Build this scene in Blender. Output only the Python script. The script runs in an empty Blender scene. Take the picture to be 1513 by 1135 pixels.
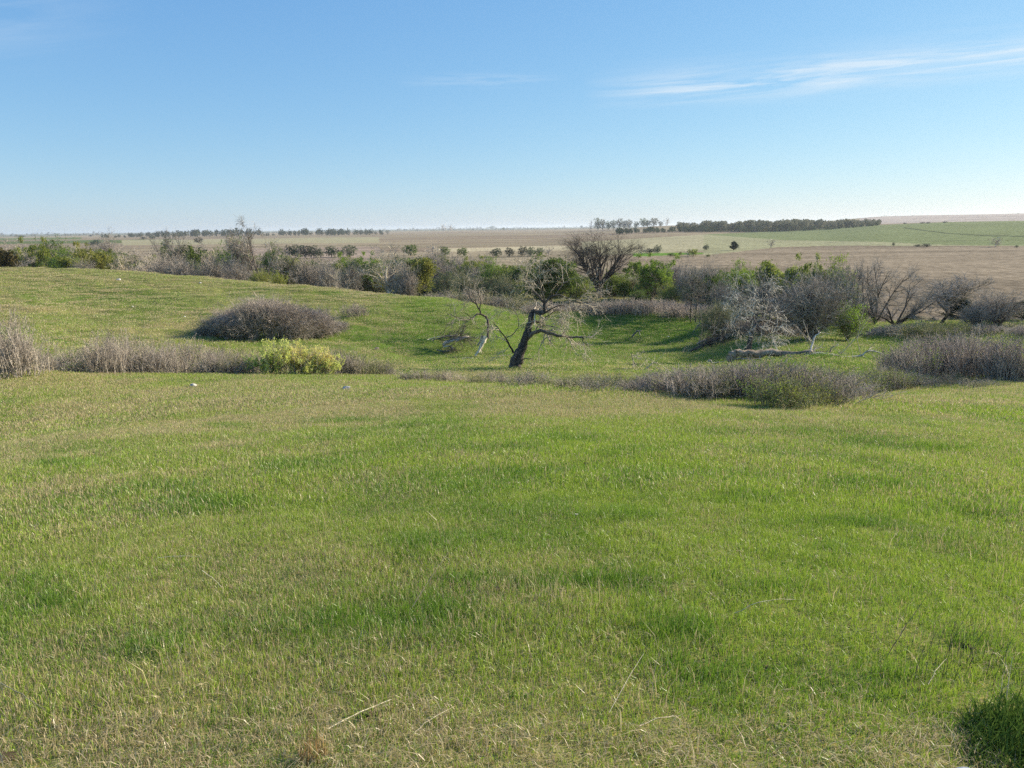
import bpy, math
import numpy as np
from mathutils import Matrix, Vector

# ------------------------------------------------------------------ camera
S = bpy.context.scene
COL = S.collection
W0, H0, F0 = 1513.0, 1135.0, 1143.0      # photograph size and focal length in its pixels
EYE = 1.7
PITCH = math.radians(11.45)
ROLL = math.radians(0.7)
_r0 = np.array([1.0, 0, 0]); FW = np.array([0, math.cos(PITCH), -math.sin(PITCH)]); _u0 = np.array([0, math.sin(PITCH), math.cos(PITCH)])
RT = math.cos(ROLL) * _r0 - math.sin(ROLL) * _u0
UP = math.sin(ROLL) * _r0 + math.cos(ROLL) * _u0
cam_d = bpy.data.cameras.new("camera"); cam = bpy.data.objects.new("camera", cam_d); COL.objects.link(cam)
cam.matrix_world = Matrix(((RT[0], UP[0], -FW[0], 0), (RT[1], UP[1], -FW[1], 0), (RT[2], UP[2], -FW[2], EYE), (0, 0, 0, 1)))
cam_d.sensor_width = 36.0; cam_d.lens = 36.0 * F0 / W0
cam_d.clip_start = 0.1; cam_d.clip_end = 80000
S.camera = cam

# ------------------------------------------------------------------ sun, sky, exposure
SUN_AZ = math.radians(66)      # to the right of the view, ahead
SUN_EL = math.radians(25)
sun_d = bpy.data.lights.new("sun", 'SUN'); sun_d.energy = 4.9; sun_d.angle = math.radians(0.53); sun_d.color = (1.0, 0.89, 0.72)
sun = bpy.data.objects.new("sun", sun_d); COL.objects.link(sun)
_sd = Vector((math.sin(SUN_AZ) * math.cos(SUN_EL), math.cos(SUN_AZ) * math.cos(SUN_EL), math.sin(SUN_EL)))
sun.rotation_euler = _sd.to_track_quat('Z', 'Y').to_euler()
S.view_settings.view_transform = 'Standard'; S.view_settings.look = 'None'
S.view_settings.exposure = 0.9; S.view_settings.gamma = 1.0
S.view_settings.use_curve_mapping = False
S.render.engine = 'CYCLES'
S.cycles.use_denoising = False
S.cycles.max_bounces = 5; S.cycles.diffuse_bounces = 3; S.cycles.glossy_bounces = 1
S.cycles.transmission_bounces = 3; S.cycles.transparent_max_bounces = 6; S.cycles.volume_bounces = 1
S.cycles.use_adaptive_sampling = True; S.cycles.adaptive_threshold = 0.015
S.cycles.caustics_reflective = False; S.cycles.caustics_refractive = False

def ray(px, py):
    px = np.asarray(px, float); py = np.asarray(py, float)
    v = (px[..., None] - W0 / 2) * RT - (py[..., None] - H0 / 2) * UP + F0 * FW
    return v / np.linalg.norm(v, axis=-1, keepdims=True)
def project(P):
    Q = np.asarray(P, float) - np.array([0, 0, EYE])
    z = Q @ FW; z = np.where(z < 1e-3, 1e-3, z)
    return W0 / 2 + F0 * (Q @ RT) / z, H0 / 2 - F0 * (Q @ UP) / z
def az_of(px, py=450):
    v = ray(px, py); return np.arctan2(v[..., 0], v[..., 1])
def z_of(px, py, d):
    """height of the ray through row py at ground distance d, on the azimuth of column px (at row 450)"""
    az = float(az_of(px)); x = px
    for _ in range(8):
        x += (az - float(az_of(x, py))) / (float(az_of(x + 1, py)) - float(az_of(x, py)))
    v = ray(x, py); return EYE + d * v[2] / math.hypot(v[0], v[1])

# sky
world = bpy.data.worlds.new("World"); S.world = world; world.use_nodes = True
wn = world.node_tree.nodes; wl = world.node_tree.links; wn.clear()
def W(t, **k):
    n = wn.new(t)
    for a, b in k.items(): setattr(n, a, b)
    return n
wout = W('ShaderNodeOutputWorld'); wbg = W('ShaderNodeBackground'); wbg.inputs[1].default_value = 0.12
sky = W('ShaderNodeTexSky', sky_type='NISHITA', sun_disc=False, sun_elevation=SUN_EL, sun_rotation=SUN_AZ, altitude=400, air_density=1.0, dust_density=0.2, ozone_density=4.0)
def wm(op, a, b=None, c=None):
    n = W('ShaderNodeMath', operation=op)
    for i, v in enumerate((a, b, c)):
        if v is None: continue
        if isinstance(v, (int, float)): n.inputs[i].default_value = v
        else: wl.new(v, n.inputs[i])
    return n.outputs[0]
tc = W('ShaderNodeTexCoord'); sep = W('ShaderNodeSeparateXYZ'); wl.new(tc.outputs['Generated'], sep.inputs[0])
waz = wm('ARCTAN2', sep.outputs[0], sep.outputs[1]); wel = wm('ARCSINE', sep.outputs[2])
def azel(px, py):
    v = ray(px, py); return math.atan2(v[0], v[1]), math.asin(v[2])
def streak(p0, p1, wid, gain, nscale, seed):
    a0, e0 = azel(*p0); a1, e1 = azel(*p1); sl = (e1 - e0) / (a1 - a0)
    off = wm('SUBTRACT', wel, wm('MULTIPLY_ADD', waz, sl, e0 - sl * a0))
    cmb = W('ShaderNodeCombineXYZ'); wl.new(waz, cmb.inputs[0]); wl.new(off, cmb.inputs[1]); cmb.inputs[2].default_value = seed
    mp = W('ShaderNodeMapping'); mp.inputs['Scale'].default_value = (nscale, nscale * 14, 1); wl.new(cmb.outputs[0], mp.inputs[0])
    mp.inputs['Rotation'].default_value = (0, 0, -0.02)
    nz = W('ShaderNodeTexNoise'); nz.inputs['Scale'].default_value = 1; nz.inputs['Detail'].default_value = 7; nz.inputs['Roughness'].default_value = .62
    nz.inputs['Distortion'].default_value = .6
    wl.new(mp.outputs[0], nz.inputs[0])
    g = wm('POWER', 2.718, wm('MULTIPLY', wm('POWER', wm('ABSOLUTE', wm('DIVIDE', off, wid)), 2), -1))
    w0 = wm('MULTIPLY', wm('SUBTRACT', waz, a0 - .02), 1 / .12); w0 = wm('MINIMUM', wm('MAXIMUM', w0, 0), 1)
    w1 = wm('MULTIPLY', wm('SUBTRACT', a1 + .06, waz), 1 / .12); w1 = wm('MINIMUM', wm('MAXIMUM', w1, 0), 1)
    m = wm('MAXIMUM', wm('SUBTRACT', nz.outputs[0], .4), 0)
    return wm('MULTIPLY', wm('MULTIPLY', wm('MULTIPLY', m, gain), g), wm('MULTIPLY', w0, w1))
cl = streak((885, 136), (1700, 50), .015, 4.4, 5, 1.3)
for s in (streak((1150, 92), (1700, 62), .012, 2.0, 4, 7.1), streak((900, 118), (1600, 76), .020, .9, 5, 4.4), streak((600, 119), (770, 119), .006, 2.0, 8, 9.7),
          streak((-400, 60), (130, 15), .03, .8, 3, 2.2), streak((1300, 60), (1900, 30), .02, .6, 4, 12.2)):
    cl = wm('ADD', cl, s)
cl = wm('MINIMUM', wm('MULTIPLY', cl, .8), .6)
mx = W('ShaderNodeMix', data_type='RGBA'); wl.new(cl, mx.inputs[0]); 
# the phone's picture holds back the bright side of the sky: the whole dome goes through one soft tone curve
sp = W('ShaderNodeSeparateColor'); cb = W('ShaderNodeCombineColor'); wl.new(sky.outputs[0], sp.inputs[0])
EX = 2 ** S.view_settings.exposure
for i_, (g_, p_) in enumerate(((.86, .823), (.92, .629), (.985, .37))):
    wl.new(wm('MULTIPLY', wm('POWER', wm('MULTIPLY', sp.outputs[i_], .12), p_), g_ / (.12 * EX)), cb.inputs[i_])
wl.new(cb.outputs[0], mx.inputs[6]); mx.inputs[7].default_value = (.86 / .12 / EX, .93 / .12 / EX, .98 / .12 / EX, 1)
wl.new(mx.outputs[2], wbg.inputs[0]); wl.new(wbg.outputs[0], wout.inputs[0])

# ------------------------------------------------------------------ numpy noise
def _hash(ix, iy, seed):
    h = (ix.astype(np.int64) * 374761393 + iy.astype(np.int64) * 668265263 + seed * 974634777) & 0xffffffff
    h = ((h ^ (h >> 13)) * 1274126177) & 0xffffffff
    return ((h ^ (h >> 16)) & 0xffffff) / float(0xffffff)
def vnoise(x, y, seed=0):
    x = np.asarray(x, float); y = np.asarray(y, float)
    ix = np.floor(x); iy = np.floor(y); fx = x - ix; fy = y - iy
    fx = fx * fx * fx * (fx * (fx * 6 - 15) + 10); fy = fy * fy * fy * (fy * (fy * 6 - 15) + 10)
    a = _hash(ix, iy, seed); b = _hash(ix + 1, iy, seed); c = _hash(ix, iy + 1, seed); d = _hash(ix + 1, iy + 1, seed)
    return (a + (b - a) * fx) * (1 - fy) + (c + (d - c) * fx) * fy
def fbm(x, y, scale, octv=4, seed=0):
    s = 0; a = 1; t = 0; x = np.asarray(x, float) / scale; y = np.asarray(y, float) / scale
    for i in range(octv):
        s = s + a * vnoise(x, y, seed + i * 17); t += a; a *= .55
        x, y = (x * 1.6 - y * 1.2) + 5.2, (x * 1.2 + y * 1.6) - 3.7
    return s / t
def sstep(a, b, x):
    t = np.clip((np.asarray(x, float) - a) / (b - a), 0, 1); return t * t * (3 - 2 * t)

# ------------------------------------------------------------------ terrain
def pchip(x, y, xq):
    x = np.asarray(x, float); y = np.asarray(y, float); h = np.diff(x); dl = np.diff(y) / h
    m = np.zeros(len(x)); m[0] = dl[0]; m[-1] = dl[-1]
    for i in range(1, len(x) - 1):
        if dl[i - 1] * dl[i] > 0:
            w1 = 2 * h[i] + h[i - 1]; w2 = h[i] + 2 * h[i - 1]; m[i] = (w1 + w2) / (w1 / dl[i - 1] + w2 / dl[i])
    k = np.clip(np.searchsorted(x, xq) - 1, 0, len(h) - 1); t = np.clip((xq - x[k]) / h[k], 0, 1)
    return (2*t**3 - 3*t**2 + 1)*y[k] + (t**3 - 2*t**2 + t)*h[k]*m[k] + (-2*t**3 + 3*t**2)*y[k+1] + (t**3 - t**2)*h[k]*m[k+1]
# columns of the photograph: (distance, row) where the ground is seen, (distance, 'z', height below the eye) where it is not
PROF = {
 0:   [(45,556),(55,552),(63,534),(82,498),(110,452),(140,413),(165,396),(205,'z',-12.5),(260,'z',-17),(25000,'z',-18)],
 150: [(45,556),(55,552),(64,532),(85,497),(115,451),(140,413),(158,399),(200,'z',-13),(250,'z',-17),(25000,'z',-18)],
 300: [(45,556),(55,553),(64,537),(80,510),(100,472),(125,432),(145,411),(190,'z',-14),(240,'z',-17),(25000,'z',-18)],
 450: [(45,557),(55,554),(65,541),(80,516),(100,477),(120,444),(132,425),(170,'z',-14.5),(230,'z',-17),(25000,'z',-18)],
 600: [(45,560),(56,556),(68,545),(84,528),(92,506),(100,480),(110,456),(121,439),(158,'z',-15),(220,'z',-17),(25000,'z',-18)],
 700: [(46,564),(58,554),(72,541),(86,524),(94,500),(102,476),(114,453),(150,'z',-15.2),(220,'z',-17),(25000,'z',-18)],
 780: [(46,568),(60,553),(74,539),(92,520),(104,498),(112,475),(118,466),(150,'z',-15.4),(220,'z',-17),(25000,'z',-18)],
 880: [(46,573),(60,555),(74,542),(94,523),(108,505),(115,482),(120,464),(140,'z',-14.6),(168,440),(230,'z',-17),(2500,'z',-14),(25000,'z',-18)],
 1000: [(46,580),(60,558),(74,544),(92,525),(106,504),(114,478),(121,462),(150,'z',-15.5),(230,'z',-17),(600,'z',-17),(1300,343),(2500,334),(6000,'z',-17),(25000,'z',-18)],
 1100: [(46,592),(58,566),(70,543),(84,527),(95,505),(103,488),(115,478),(150,'z',-16),(230,'z',-17),(600,'z',-17),(1300,343),(2600,334),(6000,'z',-12),(25000,'z',-18)],
 1200:[(46,594),(58,568),(68,548),(77,531),(90,508),(102,499),(135,'z',-15.8),(200,'z',-17),(560,'z',-17),(1300,340),(3000,328),(6000,'z',-5),(25000,'z',-18)],
 1300:[(46,590),(60,566),(75,543),(88,524),(100,506),(120,481),(150,'z',-16.4),(200,'z',-17),(520,'z',-17),(1400,332),(2000,330),(3200,320),(6000,'z',4),(25000,'z',-18)],
 1400:[(46,586),(60,565),(80,538),(100,506),(120,477),(150,'z',-16.6),(200,'z',-17),(520,'z',-17),(1500,328),(2000,327),(3200,318),(6000,'z',8),(25000,'z',-18)],
 1513:[(46,583),(60,564),(80,538),(100,506),(120,478),(160,'z',-16.8),(200,'z',-17),(520,'z',-17),(1500,326),(2000,325),(3200,315.5),(6000,'z',10),(25000,'z',-18)],
}
NEAR = [(0.3, -1.70), (2, -1.96), (5, -2.40), (10, -3.14), (20, -4.70), (30, -6.22)]
LD = np.linspace(math.log(0.3), math.log(25000), 420)
cols = sorted(PROF); caz = []; ctab = []
for c in cols:
    ds = [n[0] for n in NEAR]; zs = [EYE + n[1] for n in NEAR]
    for e in PROF[c]:
        ds.append(e[0]); zs.append(EYE + e[2] if len(e) == 3 else z_of(c, e[1], e[0]))
    caz.append(float(az_of(c))); ctab.append(pchip(np.log(ds), zs, LD))
mean = (np.array(ctab[0]) + np.array(ctab[-1])) / 2
caz = [-math.pi, -2.2] + [caz[0] - .5] + caz + [caz[-1] + .5] + [2.2, math.pi]
ctab = [mean, mean, ctab[0]] + ctab + [ctab[-1], mean, mean]
ctab = np.array(ctab)
AZ = np.linspace(-math.pi, math.pi, 2881)
TAB = np.stack([pchip(caz, ctab[:, j], AZ) for j in range(len(LD))], 1)
def base_h(x, y):
    az = np.arctan2(x, y); ld = np.log(np.maximum(np.hypot(x, y), .31))
    u = (az + math.pi) / (2 * math.pi) * (len(AZ) - 1); v = (ld - LD[0]) / (LD[-1] - LD[0]) * (len(LD) - 1)
    i = np.clip(u.astype(int), 0, len(AZ) - 2); j = np.clip(v.astype(int), 0, len(LD) - 2); fu = u - i; fv = np.clip(v - j, 0, 1)
    return (TAB[i, j] * (1 - fu) + TAB[i + 1, j] * fu) * (1 - fv) + (TAB[i, j + 1] * (1 - fu) + TAB[i + 1, j + 1] * fu) * fv
def H(x, y):
    x = np.atleast_1d(np.asarray(x, float)); y = np.atleast_1d(np.asarray(y, float)); d = np.hypot(x, y)
    z = base_h(x, y)
    z = z + (fbm(x, y, 1.1, 3, 5) - .5) * .09 * sstep(1, 4, d) * (1 - sstep(200, 300, d))
    dell = sstep(58, 72, d) * (1 - sstep(150, 200, d))
    z = z + (fbm(x, y, 5.0, 3, 31) - .5) * .5 * dell + (fbm(x * .55, y, 1.5, 3, 77) - .5) * .6 * dell
    z = z + (fbm(x, y, 9.0, 3, 12) - .5) * .35 * sstep(8, 20, d) * (1 - sstep(44, 52, d) * .6)
    z = z + (fbm(x, y, 420.0, 4, 91) - .5) * 7.0 * sstep(900, 2500, d)
    return z
def Hs(x, y): return float(H(x, y)[0])
_TD = np.exp(np.linspace(math.log(1.2), math.log(20000), 3500))
def ground_at(px, py):
    """the point of the ground seen at a pixel"""
    v = ray(px, py); hx, hy = v[0] / math.hypot(v[0], v[1]), v[1] / math.hypot(v[0], v[1]); sl = v[2] / math.hypot(v[0], v[1])
    g = H(hx * _TD, hy * _TD); r = EYE + sl * _TD
    k = np.argmax(r < g); k = k if r[k] < g[k] else len(_TD) - 1
    if k > 0:
        a = (r[k-1] - g[k-1]); b = (g[k] - r[k]); t = a / max(a + b, 1e-9); d = _TD[k-1] + (_TD[k] - _TD[k-1]) * t
    else: d = _TD[0]
    return hx * d, hy * d, d
def at_dist(px, d):
    az = float(az_of(px)); return math.sin(az) * d, math.cos(az) * d, d

# ------------------------------------------------------------------ mesh and node helpers
def mesh(name, V, Fq=None, Ft=None, mats=(), smooth=False, attrs=None, midx=None):
    V = np.asarray(V, np.float32).reshape(-1, 3); me = bpy.data.meshes.new(name)
    nq = 0 if Fq is None else len(Fq); nt = 0 if Ft is None else len(Ft)
    me.vertices.add(len(V)); me.vertices.foreach_set('co', V.ravel())
    L = nq * 4 + nt * 3
    if L:
        idx = np.concatenate([np.asarray(Fq).ravel() if nq else np.zeros(0, int), np.asarray(Ft).ravel() if nt else np.zeros(0, int)]).astype(np.int32)
        st = np.concatenate([np.arange(nq) * 4, nq * 4 + np.arange(nt) * 3]).astype(np.int32)
        me.loops.add(L); me.loops.foreach_set('vertex_index', idx)
        me.polygons.add(nq + nt); me.polygons.foreach_set('loop_start', st)
        me.polygons.foreach_set('use_smooth', np.full(nq + nt, smooth))
        if midx is not None: me.polygons.foreach_set('material_index', np.asarray(midx, np.int32))
    for m in mats: me.materials.append(m)
    for k, a in (attrs or {}).items():
        a = np.asarray(a, np.float32)
        if a.ndim == 1: at = me.attributes.new(k, 'FLOAT', 'POINT'); at.data.foreach_set('value', a)
        else: at = me.attributes.new(k, 'FLOAT_VECTOR', 'POINT'); at.data.foreach_set('vector', a.ravel())
    me.update(); me.validate(clean_customdata=False)
    return me
def obj(name, me, parent=None, **props):
    o = bpy.data.objects.new(name, me); COL.objects.link(o)
    if parent is not None: o.parent = parent
    for k, v in props.items():
        if v is not None: o[k] = v
    return o
def mat(name): 
    m = bpy.data.materials.new(name); m.use_nodes = True; m.node_tree.nodes.clear(); return m
class NT:
    def __init__(s, m): s.t = m.node_tree; s.n = s.t.nodes; s.l = s.t.links
    def new(s, t, ins=None, **k):
        n = s.n.new(t)
        for a, b in k.items(): setattr(n, a, b)
        for a, b in (ins or {}).items(): s.put(n.inputs[a], b)
        return n
    def put(s, i, v):
        if hasattr(v, 'is_linked') or isinstance(v, bpy.types.NodeSocket): s.l.new(v, i)
        else: i.default_value = v
    def math(s, op, a, b=0.0, c=0.0):
        n = s.n.new('ShaderNodeMath'); n.operation = op; s.put(n.inputs[0], a); s.put(n.inputs[1], b); s.put(n.inputs[2], c); return n.outputs[0]
    def mix(s, f, a, b, mode='MIX'):
        n = s.n.new('ShaderNodeMix'); n.data_type = 'RGBA'; n.blend_type = mode; s.put(n.inputs[0], f); s.put(n.inputs[6], a if not isinstance(a, tuple) else (*a, 1)[:4]); s.put(n.inputs[7], b if not isinstance(b, tuple) else (*b, 1)[:4]); return n.outputs[2]
    def attr(s, name, typ='GEOMETRY', out='Fac'):
        n = s.n.new('ShaderNodeAttribute'); n.attribute_name = name; n.attribute_type = typ; return n.outputs[out]
    def noise(s, scale, detail=3, rough=.55, vec=None, out=0):
        n = s.n.new('ShaderNodeTexNoise'); n.inputs['Scale'].default_value = scale; n.inputs['Detail'].default_value = detail; n.inputs['Roughness'].default_value = rough
        if vec is not None: s.l.new(vec, n.inputs['Vector'])
        return n.outputs[out]
    def ramp(s, f, a, b):
        n = s.n.new('ShaderNodeMapRange'); n.interpolation_type = 'SMOOTHSTEP'; s.put(n.inputs[0], f); n.inputs[1].default_value = a; n.inputs[2].default_value = b; return n.outputs[0]
    def pos(s): return s.new('ShaderNodeNewGeometry').outputs['Position']
    def objco(s): return s.new('ShaderNodeTexCoord').outputs['Object']
    def vmul(s, v, k): return s.new('ShaderNodeVectorMath', {0: v, 1: k}, operation='MULTIPLY').outputs[0]

def wood_mat(name, c1, c2, scale=3.0, var=.25, bump=.4):
    m = mat(name); t = NT(m); p = t.objco()
    st = t.vmul(p, (1, 1, .25)); n1 = t.noise(scale, 4, .6, st); n2 = t.noise(scale * 6, 3, .6, st)
    f = t.ramp(t.math('ADD', t.math('MULTIPLY', n1, .6), t.math('MULTIPLY', n2, .4)), .35, .65)
    c = t.mix(f, c1, c2)
    r = t.new('ShaderNodeObjectInfo').outputs['Random']
    c = t.mix(1.0, c, t.new('ShaderNodeCombineColor', {0: t.math('MULTIPLY_ADD', r, var, 1 - var / 2), 1: t.math('MULTIPLY_ADD', r, var, 1 - var / 2), 2: t.math('MULTIPLY_ADD', r, var, 1 - var / 2)}).outputs[0], 'MULTIPLY')
    kb = t.math('MULTIPLY_ADD', t.attr('bl'), 1.2, .45); c = t.mix(1.0, c, t.new('ShaderNodeCombineColor', {0: kb, 1: kb, 2: kb}).outputs[0], 'MULTIPLY')
    b = t.new('ShaderNodeBump', {'Strength': bump, 'Distance': .03, 'Height': n2})
    s = t.new('ShaderNodeBsdfPrincipled', {'Base Color': c, 'Roughness': .85, 'Normal': b.outputs[0]}); s.inputs['Specular IOR Level'].default_value = .2
    t.l.new(s.outputs[0], t.new('ShaderNodeOutputMaterial').inputs[0]); return m
def leaf_mat(name, c1, c2, trans=.4, var=.3, hue=.5):
    """small leaves: colour varies from leaf to leaf and from plant to plant"""
    m = mat(name); t = NT(m)
    f = t.attr('bl'); c = t.mix(f, c1, c2)
    r = t.new('ShaderNodeObjectInfo').outputs['Random']
    k = t.math('MULTIPLY_ADD', r, var, 1 - var / 2); k2 = t.math('MULTIPLY_ADD', r, -var * hue, 1 + var * hue / 2)
    c = t.mix(1.0, c, t.new('ShaderNodeCombineColor', {0: k, 1: k2, 2: k}).outputs[0], 'MULTIPLY')
    d = t.new('ShaderNodeBsdfDiffuse', {0: c}); tr = t.new('ShaderNodeBsdfTranslucent', {0: t.mix(.5, c, c)})
    s = t.new('ShaderNodeMixShader', {0: trans, 1: d.outputs[0], 2: tr.outputs[0]})
    t.l.new(s.outputs[0], t.new('ShaderNodeOutputMaterial').inputs[0]); return m

M = dict(
 bark=wood_mat('dark_bark', (.045, .037, .03), (.13, .11, .09)),
 elm=wood_mat('elm_bark', (.06, .042, .032), (.13, .10, .08)),
 grey=wood_mat('grey_twigs', (.245, .208, .168), (.41, .355, .29)),
 pale=wood_mat('pale_twigs', (.38, .32, .235), (.62, .53, .40)), deadtwig=wood_mat('dead_tree_twigs', (.32, .27, .20), (.53, .46, .35)), log=wood_mat('weathered_log', (.11, .08, .052), (.36, .285, .20), 1.6, .1),
 olive=wood_mat('olive_twigs', (.21, .20, .10), (.35, .325, .18)),
 silver=wood_mat('silver_deadwood', (.17, .145, .115), (.62, .55, .45), 2.4), silvertwig=wood_mat('silver_twigs', (.42, .38, .31), (.72, .66, .56), 2.0), bleached=wood_mat('bleached_wood', (.30, .245, .175), (.66, .575, .43), 2.0),
 rust=wood_mat('rusty_twigs', (.25, .21, .175), (.42, .35, .29)),
 green=leaf_mat('spring_leaf', (.15, .195, .035), (.285, .325, .07), .45),
 deep=leaf_mat('deep_leaf', (.075, .12, .024), (.16, .21, .05), .4),
 lime=leaf_mat('lime_leaf', (.20, .28, .03), (.33, .40, .06), .5),
 yellow=leaf_mat('yellow_leaf', (.56, .50, .11), (.84, .76, .34), .5),
 cedar=leaf_mat('cedar_needle', (.018, .034, .014), (.04, .062, .024), .15),
 rustcedar=leaf_mat('rusty_cedar_needle', (.05, .05, .018), (.11, .085, .035), .2),
 far=leaf_mat('far_wood_leaf', (.10, .115, .065), (.20, .20, .13), .35),
 fardark=leaf_mat('far_dark_leaf', (.04, .055, .032), (.085, .105, .06), .25),
)

# ------------------------------------------------------------------ ground sheets
def tri_in(px, py, poly):
    ins = np.zeros(px.shape, bool); n = len(poly)
    for i in range(n):
        x1, y1 = poly[i]; x2, y2 = poly[(i + 1) % n]
        c = ((y1 > py) != (y2 > py)); xi = (x2 - x1) * (py - y1) / (y2 - y1 + 1e-9) + x1; ins ^= c & (px < xi)
    return ins
def land(x, y, z):
    """which land a point of the ground is, and its own colour (linear)"""
    px, py = project(np.stack([x, y, z], -1)); d = np.hypot(x, y); fr = y > 0
    n1 = fbm(x, y, 14, 4, 3); n2 = fbm(x, y, 3.2, 3, 9); nf = fbm(x * .4, y, 160, 4, 21); nr = fbm(x, y, 40, 4, 41)
    kind = np.zeros(x.shape, int)
    g1 = np.array([.125, .165, .038]); g2 = np.array([.26, .235, .105]); g3 = np.array([.06, .125, .02])
    dry = sstep(.38, .68, n1 * .6 + n2 * .4)
    c = g1 + (g2 - g1) * dry[..., None] * .75
    lush = sstep(.5, .7, fbm(x, y, 22, 3, 66))
    c = c + (g3 - c) * (lush * .6)[..., None]
    nr1 = 1 - sstep(9, 20, d); c = c + (np.array([.17, .18, .055]) * (.7 + .6 * n2[..., None]) - c) * (nr1 * .8)[..., None]
    # dell: greener on the slope, straw where it meets the pasture
    dl = sstep(58, 66, d) * (1 - sstep(125, 150, d)) * sstep(480, 620, px)
    c = c + (np.array([.075, .15, .02]) - c) * (dl * .6)[..., None]
    st = np.exp(-((py - 541) / 6.) ** 2) * sstep(560, 640, px) * (1 - sstep(1010, 1050, px)) * (d > 50) * sstep(.35, .6, n2)
    c = c + (np.array([.42, .36, .17]) - c) * (st * .8)[..., None]
    # far land
    dfar = np.interp(px, [0, 600, 850, 1000, 1150, 1230, 1300, 1513], [255, 235, 205, 180, 170, 138, 128, 132]); far = (d > dfar - 20) & fr
    tan = np.array([.315, .26, .17]); brn = np.array([.25, .195, .135]); stub = np.array([.42, .36, .23]); grn = np.array([.13, .165, .06]); brg = np.array([.12, .22, .04])
    hz = 336 - (px - 756.5) * .0122
    rr = py - hz         # rows under the horizon
    fc = tan + (brn - tan) * sstep(.4, .6, nf)[..., None]
    fk = np.full(x.shape, 1)
    def put(mask, col, k, amt=1.0):
        nonlocal fc
        fc = np.where(mask[..., None], fc + (col - fc) * amt, fc); fk[mask] = k
    wob = (nr - .5) * 2.5
    rw = rr + wob
    put((px < 260) & (rw > 11.5) & (rw < 16), grn * .85, 2); put((px < 120) & (rw > 7) & (rw < 9.5), grn, 2)
    put((px > 250) & (px < 560) & (rw > 26), np.array([.34, .265, .20]), 1)
    put((px > 180) & (px < 560) & (rw > 12) & (rw < 20), np.array([.33, .30, .18]), 2)
    put((px > 640) & (px < 860) & (rw > 30 - (px - 640) * .01) & (rw < 35), stub, 2)
    # grassland in the middle right and the bright strip
    put((px > 860) & (rw > 14) & (rr < 34 + (1150 - px) * .035) & (rr > 14 + (1040 - px) * .05), np.array([.34, .31, .19]), 2)
    put((px > 935) & (px < 1062) & (rr > 40.5) & (rr < 45.5 - (px - 935) * .025), brg, 2)
    topf = np.interp(px, [900, 1050, 1150, 1250, 1400, 1513], [47, 45, 35, 34, 36.5, 38])
    put((px > 900) & (rr >= topf), np.array([.28, .225, .155]), 1)
    # green hill field at the right
    gt = np.interp(px, [1040, 1160, 1290, 1400, 1513], [14, 10, 3.6, 0, -.5]); gb = np.interp(px, [1040, 1160, 1300, 1400, 1513], [14, 24, 28, 34, 36])
    put((px > 1040) & (rr > gt) & (rr < gb) & (d < 1750), np.array([.19, .215, .10]), 2)
    put((px > 1040) & (rr >= gb) & (rr < topf - 1.0), np.array([.30, .29, .165]), 2)
    ln = np.interp(px, [1335, 1400, 1450, 1513], [336.5, 345, 348, 349.5])
    put((px > 1335) & (np.abs(py - ln) < .7) & (d < 1750), np.array([.09, .105, .055]), 2)
    put((px > 1270) & (d > 1750) & (d < 5000), np.array([.44, .37, .31]), 1)
    put((d > 5200) , np.array([.16, .16, .10]), 2)
    # furrow bands
    band = sstep(.45, .62, fbm(x * .15, y, 38, 3, 57)); fc = np.where(((fk == 1) & (d < 2500))[..., None], fc * (1 - .22 * band)[..., None], fc)
    fc = fc * (.88 + .24 * nf)[..., None]
    t = sstep(-12, 12, d - dfar + (nr - .5) * 24)
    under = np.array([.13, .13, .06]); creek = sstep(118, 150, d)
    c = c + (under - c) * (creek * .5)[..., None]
    c = np.where(far[..., None], c + (fc - c) * t[..., None], c); kind = np.where(far & (t > .5), fk, 0)
    return kind, np.clip(c, .01, .8)

def ring_grid():
    fine = np.radians(np.arange(-43, 43.01, .12)); outer_l = np.radians(np.concatenate([np.arange(-180, -70, 6), np.arange(-70, -43, 1.5)])); outer_r = -outer_l[::-1]
    az = np.concatenate([outer_l, fine, outer_r])
    d = [0.35]; 
    while d[-1] < 21000:
        q = d[-1]
        s = .028 if q < 40 else .0075 if q < 260 else .012 if q < 2600 else .05
        d.append(q * (1 + s))
    return az, np.array(d)
gaz, gd = ring_grid()
GX = np.sin(gaz)[:, None] * gd[None]; GY = np.cos(gaz)[:, None] * gd[None]
GZ = H(GX.ravel(), GY.ravel()).reshape(GX.shape)
na, nd = GX.shape
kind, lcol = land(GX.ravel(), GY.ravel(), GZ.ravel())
V = np.stack([GX.ravel(), GY.ravel(), GZ.ravel()], 1)
ii, jj = np.meshgrid(np.arange(na - 1), np.arange(nd - 1), indexing='ij')
a = (ii * nd + jj).ravel(); Q = np.stack([a, a + 1, a + nd + 1, a + nd], 1)
Q = Q[:, ::-1] if True else Q
fk = kind[a]

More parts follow.
